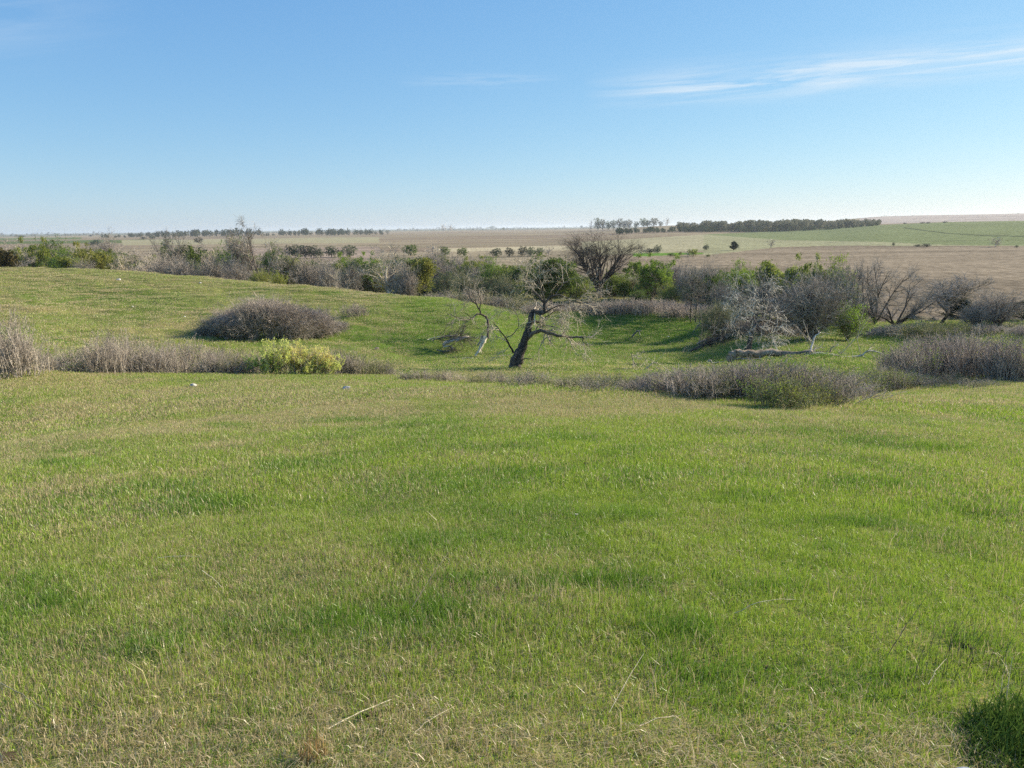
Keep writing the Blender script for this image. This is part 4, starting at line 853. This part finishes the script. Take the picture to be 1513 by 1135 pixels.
def thicket(n, x0, x1, base, top, kinds, label, group, name=None, dep=4.0, wm=1.9, hv=.42, dist=None, taper=.25):
    """n shrubs between two columns; base and top rows given at three or more columns"""
    bx, by = zip(*base); tx, ty = zip(*top)
    for i in range(n):
        px = x0 + (x1 - x0) * (i + .2 + .6 * r2.random()) / n; b = np.interp(px, bx, by)
        X, Y, d = ground_at(px, b) if dist is None else at_dist(px, np.interp(px, *zip(*dist))); back = r2.random() ** 1.2 * dep; X *= (d + back) / d; Y *= (d + back) / d; d += back
        h = z_of(px, np.interp(px, tx, ty), d) - Hs(X, Y); h = max(h * (1 - hv * r2.random()), .35); k_ = kinds[int(r2.integers(len(kinds)))]
        f_ = (px - x0) / (x1 - x0); pl_ = ('left end', 'left half', 'right half', 'right end')[min(3, int(f_ * 4))]
        shrub(k_, X, Y, h, wm * (.8 + .4 * r2.random()), label + ', ' + pl_ + (' back' if back > dep * .4 else ' front'), group, name or {'grey': 'bare_shrub', 'pale': 'bare_shrub', 'rust': 'bare_shrub', 'mix': 'leafing_shrub', 'olive': 'olive_shrub', 'lime': 'leafing_shrub'}[k_])
thicket(46, -20, 345, [(0, 556), (350, 556)], [(-20, 478), (10, 500), (40, 520), (75, 522), (110, 500), (150, 492), (215, 490), (262, 497), (300, 505), (330, 518), (350, 512)], ['grey', 'grey', 'grey', 'pale', 'mix'], 'bare grey shrub in the thicket along the left pasture edge', 'left thicket shrubs', dist=[(-20, 46), (200, 48), (345, 49)], dep=7)
thicket(12, 290, 370, [(290, 556), (370, 556)], [(290, 520), (330, 522), (370, 518)], ['mix', 'olive', 'grey'], 'low half leafed shrub between the grey thicket and the yellow bush', 'low shrubs left of the yellow bush', dist=[(290, 47), (370, 47)], dep=2, wm=1.5)
for px, top, w_, lb in [(383, 520, 1.7, 'leftmost clump of the bright yellow green flowering bush'), (408, 503, 2.0, 'tallest clump of the bright yellow green flowering bush'), (430, 512, 1.7, 'middle clump of the bright yellow green flowering bush'), (447, 517, 1.8, 'roundest yellow clump right of the middle of the flowering bush'), (467, 514, 1.4, 'narrow pointed yellow clump of the flowering bush'), (482, 526, 1.5, 'rightmost low clump of the bright yellow green flowering bush')]:
    x, y, d = at_dist(px, 46.5); shrub('yellow', x, y, z_of(px, top, d) - Hs(x, y), w_, lb, 'yellow flowering bush clumps', 'yellow_shrub')
thicket(16, 484, 572, [(484, 557), (572, 557)], [(484, 515), (520, 517), (555, 530), (575, 545)], ['grey', 'grey', 'olive'], 'bare grey shrub right of the yellow flowering bush', 'grey shrubs right of the yellow bush', dist=[(484, 48), (572, 49)], dep=3, wm=1.6)
thicket(30, 590, 960, [(590, 563), (700, 569), (850, 577), (960, 585)], [(590, 549), (650, 541), (750, 547), (850, 552), (960, 552)], ['grey', 'grey', 'olive', 'pale'], 'low bare shrub in the thin line across the pasture edge', 'low shrub line in the middle', dep=5.0, wm=1.15, hv=.65)
thicket(64, 955, 1255, [(955, 583), (1100, 596), (1200, 600), (1255, 596)], [(955, 552), (1010, 543), (1060, 535), (1110, 530), (1180, 537), (1255, 552)], ['grey', 'grey', 'olive', 'mix', 'rust'], 'grey twiggy shrub in the large thicket below the fallen log', 'large front thicket', dep=7.0, wm=1.7)
for px, base, top in [(1128, 600, 560), (1150, 602, 556), (1168, 602, 558), (1196, 601, 562), (1218, 600, 566), (1180, 604, 574)]:
    x, y, d = ground_at(px, base); shrub('lime', x, y, z_of(px, top, d) - Hs(x, y), 1.2, {1128: 'leftmost yellow green shrub', 1150: 'second yellow green shrub from the left', 1168: 'middle upper yellow green shrub', 1180: 'lowest front yellow green shrub', 1196: 'second yellow green shrub from the right', 1218: 'rightmost yellow green shrub'}[px] + ' before the large thicket', 'leafed shrubs in the large thicket', 'leafed_shrub')
thicket(28, 1250, 1360, [(1250, 592), (1300, 580), (1360, 577)], [(1250, 545), (1300, 537), (1330, 540), (1360, 548)], ['grey', 'pale', 'mix', 'lime', 'pale'], 'mixed pale and leafy shrub between the two right thickets', 'shrubs between the right thickets', dep=7, wm=1.5)
thicket(60, 1318, 1560, [(1318, 566), (1400, 566), (1560, 564)], [(1318, 512), (1345, 497), (1400, 492), (1460, 490), (1513, 494), (1560, 494)], ['grey', 'grey', 'rust', 'rust', 'mix'], 'dark grey shrub in the tall dense thicket at the right', 'tall right thicket', dep=15, wm=2.6)
thicket(14, 1360, 1560, [(1360, 578), (1560, 570)], [(1360, 556), (1400, 545), (1470, 560), (1560, 556)], ['grey', 'mix', 'lime'], 'thin low shrub scattered before the tall right thicket', 'thin shrubs before the right thicket', dep=6, wm=1.2, hv=.5)
thicket(40, 1265, 1560, [(1265, 500), (1340, 500), (1560, 496)], [(1265, 484), (1320, 478), (1400, 474), (1500, 478), (1560, 476)], ['olive', 'pale', 'lime', 'grey', 'rust'], 'olive and straw coloured scrub behind the tall right thicket', 'scrub behind the right thicket', dep=12, wm=3.4)
thicket(44, 868, 1050, [(868, 466), (950, 467), (1050, 474)], [(868, 446), (900, 440), (960, 439), (1000, 443), (1050, 448)], ['rust', 'grey', 'rust'], 'purple grey bare shrub in the thicket lining the back of the dell', 'thicket at the back of the dell', dep=9, wm=3.6)
thicket(26, 640, 800, [(640, 445), (700, 452), (800, 466)], [(640, 428), (700, 425), (760, 434), (800, 440)], ['grey', 'olive', 'rust'], 'grey bare shrub behind the right end of the hill crest', 'thicket behind the hill end', dist=[(640, 128), (800, 124)], dep=10, wm=3.6)
thicket(20, 780, 880, [(780, 468), (880, 468)], [(780, 444), (830, 446), (880, 446)], ['rust', 'grey'], 'dark purple grey shrub in shade behind the large dead tree', 'shrubs behind the large dead tree', dist=[(780, 118), (880, 122)], dep=6, wm=3.2)
thicket(16, 1080, 1180, [(1080, 498), (1180, 500)], [(1080, 462), (1120, 468), (1180, 474)], ['rust', 'grey'], 'dark shrub in the shade behind the silver tree trunk', 'shrubs behind the silver tree', dep=6, wm=3.2)
# bushes on the hillside
hb = [(316, 462, 498, 3.6), (335, 456, 500, 4.2), (356, 450, 501, 4.6), (378, 444, 501, 5), (400, 442, 501, 5.2), (420, 441, 501, 5.2), (440, 444, 503, 5), (458, 449, 502, 4.6), (474, 454, 500, 4.2), (490, 460, 494, 3.6), (345, 452, 492, 4.6), (390, 443, 488, 5), (430, 442, 488, 5), (465, 452, 490, 4.4), (502, 468, 488, 2.8), (303, 472, 496, 2.6)]
for px, top, base, w_ in hb:
    tree('hill', 'hillside_bush', px, top - 1 + 15 * r2.random(), base=base, w=w_ * 9.5, label='purple brown bush %s %s of the big hillside clump' % ('low in front' if base > 497 and w_ < 4.3 else 'tall in front' if base > 497 else 'behind', 'at the left end' if px < 350 else 'in the middle' if px < 440 else 'at the right end'), group='big bush clump on the hillside', cat='bush', maxasp=2.6)
for px, top, base, w_ in [(514, 449, 468, 2.6), (524, 448, 468, 2.8), (535, 451, 467, 2.4)]:
    x, y, d = ground_at(px, base); shrub('grey', x, y, (z_of(px, top, d) - Hs(x, y)), w_, 'small thin grey bush right of the big hillside clump', 'small thin bushes on the hillside', 'hillside_bush')
for px, base, top in [(6, 556, 470), (-10, 556, 462), (20, 557, 498)]:
    x, y, d = at_dist(px, 44); shrub('grey', x, y, z_of(px, top, d) - Hs(x, y), 2.6, {6: 'middle', -10: 'leftmost', 20: 'rightmost and lowest'}[px] + ' of the tall grey bushes at the left picture edge', 'tall bushes at the left edge', 'tall_shrub')

# ------------------------------------------------------------------ far trees
def far_proto(seed, leaf, form='round', twig=None):
    rng = np.random.default_rng(seed); n = 260; u = unit(rng.standard_normal((n, 3))); r = rng.random(n) ** .4
    c = u * r[:, None] * np.array([.45, .45, .44]) + np.array([0, 0, .50])
    c += .12 * (fbm(u[:, 0] * 2 + 7, u[:, 2] * 2 + u[:, 1], .6, 2, seed)[:, None] - .5) * u * 3
    if form == 'bare': c = c[:110]
    v, q, b = leaves(rng, c, 2 if form != 'bare' else 1, .03, .055 if form != 'bare' else .05)
    wd = Wood(seed); P = np.zeros((1, 3, 3)); P[0, :, 2] = [-.05, .15, .45]; wd.add(P, np.array([[.035, .03, .02]]), 4); l = sprout(rng, P, np.array([[.035, .03, .02]]), 8, .3, 1.0, .2, 38, 12, 3, .1, .05, .5, .006); l = (l[0] * 1.0, l[1]); L0 = l[0][:, :1]; l = (L0 + (l[0] - L0) * .42, l[1]); wd.add(*l, 3)
    if form == 'bare':
        l2 = sprout(rng, *l, 8, .2, .5, .3, 40, 12, 2, .1, .02, .7, .003); wd.add(*l2, 3)
    return wd.mesh('trunk', [twig or M['bark']]), join_mesh('crown', [(v, q, 0, b)], [leaf])
FP = {'dark': [far_proto(s, M['fardark']) for s in (201, 202)], 'mid': [far_proto(s, M['far']) for s in (203, 204)], 'bare': [far_proto(s, M['pale'], 'bare', M['grey']) for s in (205, 206)], 'green': [far_proto(207, M['deep'])], 'bright': [far_proto(208, M['green'])]}
def fartree(kind_, px, top, base, w, label, group='scattered far trees', name='far_tree', cat='tree', d=None):
    x, y, d = ground_at(px, base) if d is None else at_dist(px, d); z = Hs(x, y); tr, cr = FP[kind_][int(px) % len(FP[kind_])]
    h = max(z_of(px, top, d) - z, .6); e = obj(name, None, label=label, category=cat, group=group); wmt = w * d / F0 / .86; e.location = (x, y, z); e.scale = (wmt, wmt, h / .95); e.rotation_euler = (0, 0, px * 1.7 % 6.28)
    obj('trunk', tr, e); obj('crown', cr, e); return e
for i, (k_, px, top, base, w) in enumerate([('dark', 428, 363, 382, 18), ('dark', 440, 362, 382, 22), ('mid', 452, 363, 382, 20), ('dark', 464, 363, 382, 20), ('mid', 474, 368, 381, 10), ('dark', 490, 364, 380, 20), ('mid', 503, 369, 380, 10), ('mid', 517, 362, 380, 22)]):
    fartree(k_, px, top, base, w, ['leftmost dark tree of the row in the field above the hill', 'second and tallest dark tree of the field row', 'grey green tree in the middle of the dense field row', 'dark tree ending the dense part of the field row', 'small low tree in the gap of the field row', 'dark rounded tree right of the gap in the field row', 'small grey bush before the last tree of the field row', 'rounded grey green tree ending the field row at right'][i], 'row of trees in the field above the hill')
for k_, px, top, base, w, lb in [
 ('dark', 293, 351, 359, 13, 'small round dark bush alone in the tan field at left'), ('dark', 143, 354, 363, 9, 'small dark bush in the tan field far left'), ('dark', 136, 357, 363, 6, 'smaller dark bush left of its twin in the tan field'), ('bare', 156, 354, 361, 11, 'small brown leafless bush in the tan field far left'),
 ('dark', 212, 350, 354, 7, 'tiny dark bush left of another on the far field'), ('dark', 225, 349, 353, 8, 'tiny dark bush on the far field above the belt'), ('dark', 134, 347, 350, 4, 'speck of a dark bush near the left horizon'), ('dark', 32, 348, 351, 9, 'dark bush patch near the far left horizon'),
 ('green', 607, 361, 378, 22, 'dark green round tree standing behind the belt near the middle'), ('bare', 640, 361, 380, 26, 'rounded bare tree behind the belt right of the dark green one'), ('green', 657, 364, 379, 16, 'green tree touching the rounded bare tree behind the belt'), ('green', 679, 367, 379, 8, 'small left stem of the twin trees behind the belt'), ('green', 686, 365, 380, 10, 'small tree with bare trunk behind the belt near the middle'), ('bare', 708, 374, 380, 5, 'tiny bare bush right of the twin trees'),
 ('dark', 733, 366, 380, 18, 'left dark rounded tree of the row beside the great elm'), ('dark', 753, 365, 380, 14, 'second dark rounded tree of the row beside the elm'), ('dark', 772, 364, 379, 14, 'third dark tree of the row beside the elm'), ('mid', 784, 365, 379, 14, 'grey green tree of the row beside the elm'), ('mid', 797, 366, 378, 14, 'fifth tree of the row beside the elm'), ('bare', 811, 363, 378, 16, 'bare tree ending the row beside the elm'),
 ('bare', 948, 362, 376, 14, 'leafless tree just right of the elm crown'), ('dark', 960, 367, 375, 18, 'low dark thicket right of the elm crown in the field'), ('mid', 972, 362, 375, 12, 'rounded tree at the right end of the low dark thicket'),
 ('green', 991, 374, 379, 10, 'small green bush on the bright grass strip'), ('green', 1005, 372, 378, 5, 'tiny green bush on the bright grass strip'), ('bright', 1024, 367, 379, 14, 'fresh green rounded bush on the bright grass strip'), ('bare', 1016, 367, 379, 12, 'leafless bush beside the fresh green one'), ('green', 1046, 376, 380, 7, 'last low bush at the right end of the bright strip'),
 ('dark', 1043, 361, 370, 9, 'round dark bush left of the lone dark cedar'), ('bare', 1139, 353, 366, 14, 'leafless rounded tree on the field boundary'), ('dark', 1320, 358, 364, 3.5, 'tiny dark cedar on the field boundary at right'),
 ('dark', 1356, 361, 365, 9, 'left half of the low dark bush on the field boundary'), ('dark', 1369, 360, 365, 11, 'right half of the low dark bush on the field boundary'), ('bare', 1471, 350, 365, 17, 'lone rounded leafless tree at the edge of the ploughed field'), ('dark', 1502, 362.5, 366, 4, 'tiny dark bush near the right edge of the field'),
 ('dark', 1337, 329, 331, 5, 'left speck of dark bush on the green hill skyline'), ('dark', 1363, 328, 330.5, 8, 'middle dark bush on the green hill skyline'), ('dark', 1371, 328, 330.5, 6, 'dark bush touching the middle one on the green skyline'), ('dark', 1396, 327, 329.5, 6, 'right dark bush on the green hill skyline'),
 ('bare', 656, 331, 342, 11, 'left of two pale leafless trees alone on the horizon'), ('bare', 666, 332, 342, 12, 'right of two pale leafless trees alone on the horizon'), ('mid', 727, 334, 338.5, 9, 'low tree clump on the middle horizon'), ('mid', 744, 336, 340, 5, 'small dark tree near the middle horizon'), ('mid', 859, 333, 337, 5, 'small tree just left of the horizon tree row')]:
    fartree(k_, px, top, base, w, lb)
tree('cedar', 'cedar_tree', 1084, 356, base=370, w=12, label='lone pointed dark cedar in the far grassland', variant=0)
for i, (px, top, w) in enumerate([(872, 324, 6), (882, 322, 12), (889, 324, 9), (898, 326.5, 11), (905, 325, 8), (914, 322.5, 12), (921, 326, 8), (927, 324.5, 11), (938, 327, 9), (948, 322.5, 13), (954, 326, 9), (963, 322, 14), (973, 327, 7), (982, 321.5, 9)]):
    fartree('bare' if i in (0, 13) else 'mid', px, top, 334, w, ['separate slim tree left of the horizon row', *(['tree in the row along the middle horizon'] * 12), 'tallest slim tree at the right end of the horizon row'][i], 'row of trees on the middle horizon', d=2400)
def far_wood(name, label, segs, leafm, seed, per=60):
    """a far wood that reads as one mass: segs = (x0, x1, base row, top row, distance, number)"""
    rng = np.random.default_rng(seed); out = []
    for x0, x1, b, t_, d, n in segs:
        for i in range(n):
            px = x0 + (x1 - x0) * rng.random(); dd = d * (1 + .10 * rng.random()); f = (px - x0) / (x1 - x0)
            tt = (t_[0] + (t_[1] - t_[0]) * f) if isinstance(t_, tuple) else t_; tt += 3.2 * float(vnoise(px / 9., seed)) - .6
            x, y, _ = at_dist(px, dd); z = Hs(x, y); zt = z_of(px, tt + 5.0 * rng.random() ** 1.6, dd); h = max(zt - z, 3.)
            w_ = max(h * .38, dd * 1.5 / F0); m = int(per); u = unit(rng.standard_normal((m, 3))) * rng.random((m, 1)) ** .4
            c = np.array([x, y, z + h * .55]) + u * np.array([w_, w_, h * .5]); out.append((c, np.full(m, rng.random()), np.full(m, max(h * .075, dd * .35 / F0))))
    C_ = np.vstack([o[0] for o in out]); b_ = np.concatenate([o[1] for o in out]); s_ = np.concatenate([o[2] for o in out]); n = len(C_)
    A = unit(rng.standard_normal((n, 3))) * s_[:, None]; B_ = unit(np.cross(A, rng.standard_normal((n, 3)))) * s_[:, None]
    Vv = np.stack([C_ - A, C_ - B_, C_ + A, C_ + B_], 1).reshape(-1, 3)
    return obj(name, mesh(name, Vv, np.arange(n * 4).reshape(-1, 4), mats=[leafm], attrs={'bl': np.repeat(np.clip(b_ + .3 * (rng.random(n) - .5), 0, 1), 4)}), kind='stuff', label=label, category='wood')
far_wood('far_woodland', 'long grey green woodland on the rise at right', [(1000, 1290, 340, (327, 322), 1330, 330), (1085, 1290, 340, 325, 1280, 150)], M['far'], 301, 110)
far_wood('far_evergreens', 'dark evergreen belt at the left end of the woodland', [(910, 1040, 342, (336, 333), 1250, 110), (1000, 1290, 342, (334, 331), 1235, 160)], M['fardark'], 302, 90)
far_wood('far_woodland', 'dark tree line on the left horizon', [(240, 400, 348, (340, 336), 2300, 90), (160, 250, 348, (344, 341), 2500, 45), (422, 578, 345, 336.5, 2300, 80), (395, 425, 345, 340, 2400, 12)], M['fardark'], 303, 60)
far_wood('far_woodland', 'hazy tree lines along the flat horizon', [(-150, 170, 347, (344, 342.5), 4800, 90), (170, 460, 345, 340.5, 5200, 70), (560, 900, 337, (335.8, 333.8), 6500, 130), (-150, 500, 345, (344, 339), 8500, 120), (500, 1000, 336, (336, 331.5), 11000, 140)], M['far'], 304, 26)
far_wood('far_woodland', 'thin tree line on the right skyline', [(1290, 1370, 322, 317.5, 4000, 40), (1484, 1600, 318, 313.5, 4200, 30)], M['fardark'], 305, 40)

# ------------------------------------------------------------------ stones, clods, stems
def stone(px, py, w_px, label, c1, c2, seed, hfac=.55, name='stone', cat='stone', sink=.3):
    x, y, d = ground_at(px, py); rng = np.random.default_rng(seed); import bmesh
    bm = bmesh.new(); bmesh.ops.create_icosphere(bm, subdivisions=3, radius=1); me = bpy.data.meshes.new(name)
    s = w_px * (.72 if cat == 'clod' else 1) * math.hypot(d, EYE - Hs(x, y)) / F0 / 2; off = rng.random(3) * 10
    cuts = [(unit(rng.standard_normal(3)), .62 + .25 * rng.random()) for _ in range(9)]
    for v in bm.verts:
        p = np.array(v.co)
        for n_, dd in cuts:
            k = p @ n_ - dd
            if k > 0: p = p - n_ * k * .85
        p = p * (1 + .18 * (fbm(p[0] + off[0], p[1] + p[2] + off[1], .5, 3, seed) - .5)); v.co = Vector((p[0] * s, p[1] * s * .8, p[2] * s * hfac))
    bm.to_mesh(me); bm.free()
    for p in me.polygons: p.use_smooth = True
    m = mat(name + '_surface'); t = NT(m); f = t.noise(6 / max(s, .02) * .3, 6, .7, t.objco()); c = t.mix(t.ramp(f, .38, .62), c1, c2); b = t.new('ShaderNodeBump', {'Strength': .6, 'Distance': s * .1, 'Height': f})
    sh = t.new('ShaderNodeBsdfDiffuse', {0: c, 'Normal': b.outputs[0]}); t.l.new(sh.outputs[0], t.new('ShaderNodeOutputMaterial').inputs[0]); me.materials.append(m)
    o = obj(name, me, label=label, category=cat); o.location = (x, y, Hs(x, y) + s * hfac * (1 - sink) ); o.rotation_euler = (0, 0, rng.random() * 6); return o
GR1, GR2 = (.30, .29, .27), (.62, .60, .55); DK1, DK2 = (.045, .034, .022), (.12, .09, .055)
stone(286, 572, 11, 'pale stone in the grass below the left thicket', (.30, .27, .23), (.58, .54, .46), 1)
stone(512, 578, 14, 'grey stone in the grass right of the yellow bush', (.2, .2, .21), (.55, .55, .55), 2, .6, sink=.15)
stone(175, 415, 7, 'pale flat stone high on the left hill', GR1, GR2, 3); stone(273, 469, 4, 'tiny white stone on the slope left of the bush clump', (.5, .5, .45), (.8, .8, .75), 4); stone(296, 419, 4, 'small pale stone near the hill crest', GR1, GR2, 5); stone(196, 454, 4, 'small stone half way up the left hill', GR1, GR2, 6)
stone(557, 517, 9, 'brown grey stone on the bank above the shrubs', (.16, .13, .1), (.33, .28, .22), 7)
stone(987, 498, 3, 'tiny white stone in the dell', (.5, .5, .45), (.8, .8, .75), 8)
stone(851, 763, 9, 'small whitish stone alone in the middle pasture', (.4, .38, .33), (.7, .66, .6), 9, .5, sink=.0)
stone(1432, 1160, 42, 'blue grey stone top at the lower right edge', (.22, .25, .28), (.45, .48, .5), 10, .4, sink=.1)
for i, (px, py, w, lb) in enumerate([(541, 1060, 30, 'dark crumbled clod beside the long fallen straw'), (560, 1061, 18, 'small dark clod right of a larger one in the near grass'), (735, 873, 24, 'dark clod in the lush grass near the middle'), (1134, 988, 20, 'reddish dark clod in the right near grass'), (866, 688, 22, 'low dark clod far out in the pasture'), (880, 686, 12, 'small dark clod beside the far one'), (935, 759, 18, 'dark clod in the middle right pasture'), (1430, 958, 24, 'dark clod among thin stems at right'), (770, 712, 9, 'tiny dark clod in the middle pasture'), (262, 680, 13, 'brown clod in the pale grass at left'), (1305, 654, 14, 'brown clod on the far right pasture'), (8, 1122, 34, 'brown bare clod at the lower left corner'), (605, 893, 8, 'tiny clod near the lush tuft')]):
    stone(px, py, w, lb, DK1, DK2, 40 + i, .35, 'dirt_clod', 'clod', sink=.25)
# individual stems
straw = wood_mat('straw_stem', (.45, .37, .22), (.72, .63, .42), 8); darkstem = wood_mat('dark_stem', (.05, .045, .04), (.13, .11, .09), 8); redstem = leaf_mat('rust_blade', (.30, .16, .07), (.50, .30, .14), .3)
def stem(p0, p1, lift0, lift1, r, m, label, bow=.015, name='fallen_straw', cat='straw', seed=0):
    r *= .72; bow *= .6; x0, y0, _ = ground_at(*p0); x1, y1, _ = ground_at(*p1); P = np.array([[x0, y0, Hs(x0, y0) + lift0], [(x0 + x1) / 2, (y0 + y1) / 2, 0], [x1, y1, Hs(x1, y1) + lift1]]); P[1, 2] = (P[0, 2] + P[2, 2]) / 2 + bow
    t = np.linspace(0, 2, 9); q = np.stack([pchip([0, 1, 2], P[:, c], t) for c in range(3)], 1); rng = np.random.default_rng(seed); q[1:-1] += rng.standard_normal((7, 3)) * r * .8; wd = Wood(seed); wd.add(q[None] - q[0], np.linspace(r, r * .5, 9)[None], 5)
    e = obj(name, wd.mesh('stem', [m]), label=label, category=cat); e.location = q[0]; return e
def upstem(px, py, h, lean, r, m, label, name='dry_weed', seed=0, tw=0, group=None):
    x, y, d = ground_at(px, py); z = Hs(x, y); rng = np.random.default_rng(seed); t = np.linspace(0, 1, 7); P = np.stack([lean * h * t ** 1.5, .1 * h * t * rng.standard_normal(), h * t - .02], 1)[None]; wd = Wood(seed); R = np.linspace(r, r * .4, 7)[None]; wd.add(P, R, 4)
    if tw: l = sprout(rng, P, R, tw, .35, h * .35 if h * .35 >= 1 else .35, .4, 28, 10, 3, .08, .05, .6, r * .3); wd.add(*l, 3)
    e = obj(name, wd.mesh('stem', [m]), label=label, category='weed', group=group); e.location = (x, y, z); return e
stem((487, 1092), (580, 1060), .05, .09, .0035, straw, 'long straw lying slanted beside the dark clod'); stem((614, 1097), (672, 1068), .05, .08, .0032, straw, 'shorter straw lying slanted near the lower middle', seed=2)
stem((4, 1030), (68, 1063), .08, .05, .0032, straw, 'long straw slanting down at the lower left edge', seed=3); stem((300, 858), (330, 880), .08, .06, .003, straw, 'pale straw crossing the grass at left', seed=4); stem((235, 838), (300, 836), .08, .08, .003, straw, 'level straw in the left grass', seed=5)
stem((1085, 915), (1175, 908), .04, .10, .0035, straw, 'arched straw lying in the right grass', bow=.06, seed=6); stem((945, 1085), (995, 1072), .04, .05, .0035, straw, 'pale straw on the straw litter near the lower edge', seed=7); stem((1370, 1025), (1395, 1005), .05, .12, .003, straw, 'arched straw near the right corner', bow=.03, seed=8)
stem((900, 1065), (950, 1010), .04, .16, .0018, M['grey'], 'grey forked twig standing slanted in the lower right grass', seed=9); stem((610, 920), (665, 868), .1, .26, .0028, darkstem, 'thin dark twig slanting up in the middle left grass', seed=10); stem((1310, 980), (1362, 944), .04, .26, .003, darkstem, 'thin dark twig slanting across the right grass', seed=11)
for i in range(26):
    px = 1330 + 180 * r2.random(); py = 960 + 60 * r2.random(); upstem(px, py, .14 + .16 * r2.random(), .05 + .2 * r2.random(), .0018, darkstem, 'thin dark upright stem in the patch near the right edge', seed=300 + i, tw=2, group='dark stems near the right edge')
for i, (px, py, h) in enumerate([(1485, 1060, .26), (1478, 1055, .2), (310, 640, .25), (405, 605, .3), (1062, 612, .3), (690, 585, .35), (565, 590, .35), (745, 590, .3), (150, 590, .3)]):
    upstem(px, py, h, .05, .003, straw if i < 2 else darkstem, ['tall pale stem beside the shade tussock', 'shorter pale stem beside the shade tussock', 'thin weed stem in the upper left pasture', 'thin weed stem left of the grey stone', 'thin weed stem before the large thicket', 'thin weed stem before the low shrub line', 'thin weed stem right of the grey stone', 'thin weed stem near the middle shrub line', 'thin weed stem below the left thicket'][i], seed=340 + i, tw=5)
# rust coloured tuft and a dark tussock added at the right corner in place of a cast shadow
def tuft_obj(px, py, n, R, h0, h1, w, m, label, name, lean=.5, seed=1, dome=0.0):
    x, y, d = ground_at(px, py); rng = np.random.default_rng(seed); P, Fq, Ft, at = blades(rng, n, R, h0, h1, w, lean)
    if dome:
        r = np.hypot(P[:, 0], P[:, 1]); P[:, 2] *= 1 - .55 * np.clip(r / R, 0, 1) ** 2
    e = obj(name, mesh(name, P, Fq, Ft, [m], False, at), label=label, category='grass tuft'); e.location = (x, y, Hs(x, y)); return e
tuft_obj(462, 1122, 80, .055, .06, .17, .0026, redstem, 'rust red grass tuft at the lower left edge', 'rusty_tuft', .25, 5)
shade_tus = leaf_mat('shade_tussock_blade', (.06, .105, .02), (.15, .20, .05), .25)  # dark blade colour imitates shade cast by something out of view
tuft_obj(1552, 1116, 2600, .33, .06, .28, .005, shade_tus, 'dark green tussock standing in for cast shade in the lower right corner', 'shade_tussock', .6, 9, dome=1)
tuft_obj(1496, 1135, 700, .2, .05, .15, .005, shade_tus, 'lower lobe of the tussock standing in for shade at the lower right corner', 'shade_tussock', .6, 10, dome=1)

# ------------------------------------------------------------------ haze
def haze():
    zlo = float(V[:, 2].min()) - 1.5; zhi = max(float(V[:, 2].max()) + 12, 20); s = 23500.
    v = [(-s, -s, zlo), (s, -s, zlo), (s, s, zlo), (-s, s, zlo), (-s, -s, zhi), (s, -s, zhi), (s, s, zhi), (-s, s, zhi)]
    m = mat('haze'); t = NT(m); p = t.new('ShaderNodeVolumePrincipled'); p.inputs['Color'].default_value = (.80, .88, .97, 1); p.inputs['Density'].default_value = .000065; p.inputs['Anisotropy'].default_value = .3
    t.l.new(p.outputs[0], t.new('ShaderNodeOutputMaterial').inputs['Volume'])
    obj('haze', mesh('haze', v, [(0, 3, 2, 1), (4, 5, 6, 7), (0, 1, 5, 4), (1, 2, 6, 5), (2, 3, 7, 6), (3, 0, 4, 7)], mats=[m]), kind='stuff')
haze()
print('objects', len(S.objects), 'tris', sum(len(me.loops) - 2 * len(me.polygons) for me in bpy.data.meshes))
